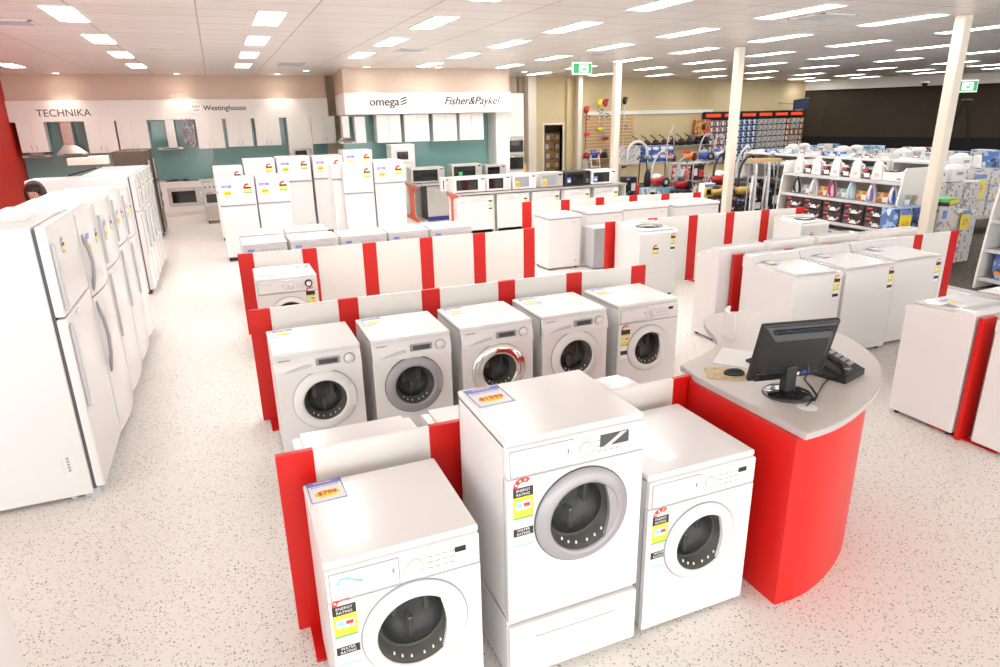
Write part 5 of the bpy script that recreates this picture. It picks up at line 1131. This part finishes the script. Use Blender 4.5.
# table of further white cartons, with bread makers on top
table('display_table', 'low grey table holding stacked white cartons at the right', 12.65, 15.15, 8.2, 8.85, .35)
for i in range(5): cstack('white carton on the low grey table, %s stack' % ordn[i], 12.92 + .48 * i, 8.5, 3, .46, .30, .4, .351)
t = thing('price_sign', 'yellow and blue price sign on the white cartons of the low table', 'price sign', (13.3, 8.27, .7)); MB().box(-.16, .16, 0, .006, 0, .45, yellow).box(-.16, .16, -.002, 0, .37, .45, blue_p).build('card', t); text('39', .2, orange_p, t, 'lettering', (0, -.004, .18), FRONT_ROT)
for i in range(2): cstack('blue carton standing on the low table cartons, %s along' % ordn[i], 14.0 + .5 * i, 8.5, 1, .44, .3, .3, 1.256, m=pk_blue, pic=[(blue_p, .05, .6, .7, .97)])
def kettle(label, loc, m1=white2, s=1, rz=0, group=None):
    t = thing('kettle', label, 'kettle', loc, rz, group); MB().lathe([(.0001, 0), (.085, 0), (.08, .02), (.07, .18), (.055, .23), (.0001, .24)], (0, 0, 0), 'z', m1, 18).build('jug', t)
    MB().tube([(.06, 0, .2), (.13, 0, .2), (.13, 0, .06), (.075, 0, .05)], .014, black, 8).build('handle', t); MB().prism([(-.05, .19), (-.1, .22), (-.055, .22)], 'y', -.02, .02, m1).build('spout', t); return t
def mixer(label, loc, m1=white2, rz=0, group=None):
    t = thing('stand_mixer', label, 'mixer', loc, rz, group); MB().box(-.11, .11, -.08, .08, 0, .04, m1, .01).box(.04, .1, -.04, .04, .03, .24, m1, .01).build('base', t)
    MB().ell((-.02, 0, .27), .15, .065, .06, m1, 16, 8).build('head', t); MB().lathe([(.0001, .0), (.04, .0), (.08, .11), (.076, .11)], (-.06, 0, .045), 'z', chrome, 16).build('bowl', t); return t
def toaster(label, loc, m1=steel_l, rz=0, group=None):
    t = thing('toaster', label, 'toaster', loc, rz, group); MB().box(-.14, .14, -.08, .08, .01, .19, m1, .025, 3).build('shell', t); MB().box(-.1, .1, -.045, -.02, .188, .192, black).box(-.1, .1, .02, .045, .188, .192, black).build('slot_pair', t)
    MB().box(.14, .165, -.02, .02, .1, .12, black, .004).build('lever', t); return t
def breadmaker(label, loc, m1=white2, rz=0, group=None):
    t = thing('bread_maker', label, 'bread maker', loc, rz, group); MB().box(-.16, .16, -.13, .13, 0, .24, m1, .03, 3).build('body', t); MB().ell((0, 0, .24), .15, .12, .06, m1, 16, 8).build('lid', t); MB().box(-.08, .08, -.133, -.13, .12, .17, grey).build('display', t); return t
breadmaker('white bread maker on the rear white carton stacks, left', (11.0, 7.6, 1.171)); breadmaker('white bread maker on the rear white carton stacks, right', (11.45, 7.6, 1.171))
breadmaker('white bread maker on the low table cartons', (12.95, 8.5, 1.256)); kettle('white kettle on the low table cartons', (13.45, 8.5, 1.256))
solo('sandwich_press', MB().box(-.2, .2, -.14, .14, 0, .05, black, .012).box(-.19, .19, -.13, .13, .052, .1, green_p, .012).box(-.17, .17, -.145, -.13, .02, .08, yellow), 'green and yellow boxed sandwich press leaning on the white cartons', 'sandwich press', (ony(943, 184, 6.55).x, 6.5, 1.02), .3)
carton('white carton under the green sandwich press', (ony(943, 184, 6.55).x, 6.5, .009), .36, .26, 1.01, pk_white)

# second and third shelving rows far behind ------------------------
def lowunit(label, x0, y0, y1, h, levels, D=.9):
    t = thing('shelving_unit', label, 'shelving unit', (x0, y0, 0))
    for yy in (0, y1 - y0 - .03): MB().box(0, D, yy, yy + .03, 0, h, panelw, .004).build('end_panel', t)
    MB().box(D / 2 - .02, D / 2 + .02, .03, y1 - y0 - .03, 0, h - .02, shelfg).build('back_panel', t)
    for z in levels: MB().box(.02, D / 2 - .02, .03, y1 - y0 - .03, z - .03, z, shelfg, .002).build('shelf', t)
    MB().box(.02, D - .02, .03, y1 - y0 - .03, h - .04, h, panelw, .003).build('top_board', t); return t
lowunit('grey shelving unit with flat boxes behind the iron shelves', 12.0, 9.25, 13.2, 1.42, (1.18, .85, .5, .15))
names_ = [('blue', pk_blue), ('white', pk_white), ('red and white', pk_red), ('pale blue', pk_ltb)]
for i in range(9):
    n_, m_ = names_[(i * 3 + 1) % 4]; y = 12.9 - i * .42
    carton('%s flat box topping the grey shelving unit, %s from far end' % (n_, ordn[i]), (12.3, y, 1.421), .38, .28, .05 + .02 * (i % 3), m_, -PI / 2, group='flat boxes on the grey shelving')
    carton('%s low box on the upper grey shelf, %s from the far end' % (names_[(i + 1) % 4][0], ordn[i]), (12.2, y, 1.181), .36, .26, .09 + .03 * (i % 2), names_[(i + 1) % 4][1], -PI / 2, group='low boxes on the upper grey shelf')
    if i % 2: toaster('toaster on the lower grey shelf, %s from the far end' % ordn[i], (12.2, y, .851), black if i % 4 == 1 else steel_l, -PI / 2, 'toasters on the lower grey shelf')
# glass cabinet
t = thing('display_cabinet', 'glass fronted display cabinet beside the leaning column', 'display cabinet', (12.05, 8.42, 0)); 
MB().box(0, .5, 0, .78, 0, .75, white2, .005).build('base', t)
for yy in (0, .75): MB().box(0, .5, yy, yy + .03, .75, 1.38, panelw).build('side_frame', t)
MB().box(0, .5, 0, .78, 1.38, 1.42, white2, .004).build('top_board', t); MB().box(.47, .5, 0, .78, .75, 1.38, shelfg).build('back_panel', t); MB().box(.0, .006, .03, .75, .75, 1.38, glass).build('glass_pane', t); MB().box(.02, .47, .03, .75, 1.05, 1.06, glass).build('glass_shelf', t)
for i in range(3):
    y = 8.56 + .25 * i
    (kettle if i % 2 else toaster)('small dark appliance inside the glass cabinet, %s from the near end' % ordn[i], (12.3, y, .751), black if i % 2 else grey, -PI / 2)
lowunit('far white shelving unit topped with small kitchen appliances', 14.0, 9.6, 14.2, 1.22, (.9, .5, .15))
for i in range(11):
    y = 13.9 - i * .40; z = 1.221; k = i % 4
    lb = '%%s on the far white unit, %s from the far end' % ordn[i]
    if k == 0: breadmaker(lb % 'white bread maker', (14.3, y, z), white2, -PI / 2)
    elif k == 1: mixer(lb % 'white stand mixer', (14.3, y, z), white2, -PI / 2 + .3)
    elif k == 2: kettle(lb % 'silver kettle', (14.3, y, z), silver, 1, -.4)
    else: toaster(lb % 'steel toaster', (14.3, y, z), steel_l, -PI / 2)
    carton('%s carton behind the far unit appliances, %s from the far end' % (names_[(i * 3) % 4][0], ordn[i]), (14.68, y + .1, z), .3, .2, .2 + .05 * (i % 3), names_[(i * 3) % 4][1] if i % 2 else pk_white, -PI / 2, group='cartons behind the far unit appliances')
lowunit('farthest white shelving unit before the dark wall', 16.2, 9.8, 16.0, 1.1, (.7, .3))
for i in range(12):
    y = 15.6 - i * .48; carton('%s carton on the farthest unit, %s from the far end' % (names_[(i * 5 + 2) % 4][0], ordn[i]), (16.5, y, 1.101), .4, .3, .2 + .06 * (i % 3), names_[(i * 5 + 2) % 4][1], -PI / 2, group='cartons on the farthest unit')
lowunit('white shelving unit at the far right carrying mixed goods', 16.4, 7.6, 9.6, 1.05, (.7, .3))
for i in range(4):
    y = 9.3 - i * .45; kettle('white kettle on the far right unit, %s from the far end' % ordn[i], (16.6, y, 1.051), white2, 1, .3 * i); carton('%s carton on the far right unit, %s from the far end' % (names_[i][0], ordn[i]), (16.95, y + .1, 1.051), .4, .3, .28 + .05 * (i % 2), names_[i][1], -PI / 2)
# black A-frame ladder against the dark wall
p = ony(966, 99, 13.0); zt = p.z
t = thing('step_ladder', 'tall black folding ladder standing before the dark wall', 'ladder', (p.x, 13.0, 0), -1.0)
lean = zt * .26
for sy in (-.22, .22):
    MB().prism([(-lean - .04, 0), (-lean + .04, 0), (.04, zt), (-.04, zt)], 'y', sy - .02, sy + .02, darkbase).build('front_rail', t)
    MB().prism([(lean * .8 - .04, 0), (lean * .8 + .04, 0), (.08, zt - .1), (0, zt - .1)], 'y', sy * .9 - .02, sy * .9 + .02, darkbase).build('rear_leg', t)
for i in range(8):
    k = (i + 1) / 9; MB().box(-lean * (1 - k) - .05, -lean * (1 - k) + .05, -.22, .22, zt * k, zt * k + .03, darkbase).build('tread', t)
MB().box(-.1, .16, -.26, .26, zt - .04, zt, mat('dull_yellow_plastic', (.10, .08, .03), .5), .01).build('top_cap', t)

# ------------------------------------------------------------------ woman behind the fridges
px_, py_ = ony(31, 190, 9.5).x, 9.5
def figure(label, loc, rz, hgt):
    s = hgt / 1.70; t = thing('person', label, 'person', loc, rz)
    V = [(0, 0, .93), (0, .0, 1.06), (0, .01, 1.2), (0, .01, 1.34), (0, .0, 1.42), (0, 0, 1.47), (0, -.005, 1.53), (0, -.012, 1.59), (0, 0, 1.65)]
    Rr = [(.15, .11), (.12, .09), (.14, .10), (.14, .09), (.07, .06), (.047, .047), (.058, .066), (.07, .085), (.055, .065)]
    E_ = [(i, i + 1) for i in range(8)]
    for sx in (-1, 1):
        b = len(V); V += [(sx * .15, .01, 1.37), (sx * .21, .0, 1.12), (sx * .23, -.06, .9), (sx * .235, -.08, .83)]; Rr += [(.05, .05), (.038, .038), (.026, .03), (.022, .03)]; E_ += [(3, b), (b, b + 1), (b + 1, b + 2), (b + 2, b + 3)]
        for k, (dx, ln_) in enumerate(((-.024, .07), (-.008, .08), (.008, .075), (.024, .06))):
            q = len(V); V += [(sx * .235, -.08 + dx * 1.1, .775), (sx * .232, -.085 + dx * 1.1, .775 - ln_)]; Rr += [(.009, .009), (.007, .007)]; E_ += [(b + 3, q), (q, q + 1)]
        q = len(V); V += [(sx * .215, -.115, .80), (sx * .21, -.125, .76)]; Rr += [(.01, .01), (.008, .008)]; E_ += [(b + 3, q), (q, q + 1)]
        b = len(V); V += [(sx * .09, 0, .84), (sx * .1, .0, .48), (sx * .1, .03, .09), (sx * .105, -.1, .03)]; Rr += [(.085, .09), (.055, .058), (.04, .042), (.035, .025)]; E_ += [(0, b), (b, b + 1), (b + 1, b + 2), (b + 2, b + 3)]
    me = bpy.data.meshes.new('body'); me.from_pydata([Vector(v) * s for v in V], E_, []); o = bpy.data.objects.new('tmp', me); C.objects.link(o)
    md = o.modifiers.new('s', 'SKIN'); me.skin_vertices[0].data.foreach_set('radius', [c * s for r in Rr for c in r]); me.skin_vertices[0].data[0].use_root = True
    md.use_smooth_shade = True; o.modifiers.new('u', 'SUBSURF').levels = 2
    dg = bpy.context.evaluated_depsgraph_get(); dg.update(); m2 = bpy.data.meshes.new_from_object(o.evaluated_get(dg)); bpy.data.objects.remove(o)
    m2.materials.clear(); [m2.materials.append(x) for x in (skin, cloth_b, cloth_t)]; m2.name = 'body'
    for f in m2.polygons:
        z = f.center.z / s; f.material_index = 0 if z > 1.43 or (abs(f.center.x) > .19 and z < 1.1) else 1 if z > .93 else 2; f.use_smooth = True
    b = bpy.data.objects.new('body', m2); C.objects.link(b); b.parent = t
    hd = 1.60 * s
    h = MB().ell((0, .025 * s, hd + .035 * s), .098 * s, .105 * s, .10 * s, hair, 24, 14)
    for sx in (-1, 1): h.ell((sx * .082 * s, .02 * s, hd - .03 * s), .032 * s, .07 * s, .11 * s, hair, 14, 10)
    h.ell((0, .075 * s, hd - .03 * s), .085 * s, .045 * s, .12 * s, hair, 16, 10).ell((.03 * s, -.045 * s, hd + .085 * s), .065 * s, .035 * s, .03 * s, hair, 14, 8); h.build('hair', t)
    for sx in (-1, 1):
        f = MB(); f.ell((sx * .03 * s, -.083 * s, hd + .0 * s), .014 * s, .008 * s, .008 * s, white_p, 12, 8).ell((sx * .03 * s, -.090 * s, hd + .0 * s), .007 * s, .003 * s, .007 * s, hair, 10, 6); f.build('eye', t)
        f = MB(); f.tube([(sx * .014 * s, -.088 * s, hd + .02 * s), (sx * .032 * s, -.088 * s, hd + .026 * s), (sx * .048 * s, -.078 * s, hd + .02 * s)], .0035 * s, hair, 6); f.build('eyebrow', t)
    MB().ell((0, -.092 * s, hd - .025 * s), .013 * s, .018 * s, .02 * s, skin, 10, 8).tube([(0, -.086 * s, hd + .005 * s), (0, -.095 * s, hd - .02 * s)], .008 * s, skin, 6).build('nose', t)
    MB().ell((0, -.080 * s, hd - .055 * s), .022 * s, .008 * s, .007 * s, mat('lips', (.5, .16, .14), .4), 12, 6).build('mouth', t)
    for sx in (-1, 1): MB().box(sx * .105 * s - .04, sx * .105 * s + .04, -.15, .07, 0, .05, black, .02).build('shoe', t)
    return t
figure('dark haired woman looking over the tops of the left aisle fridges', (px_ + .03, py_, 0), -.15, 1.72)
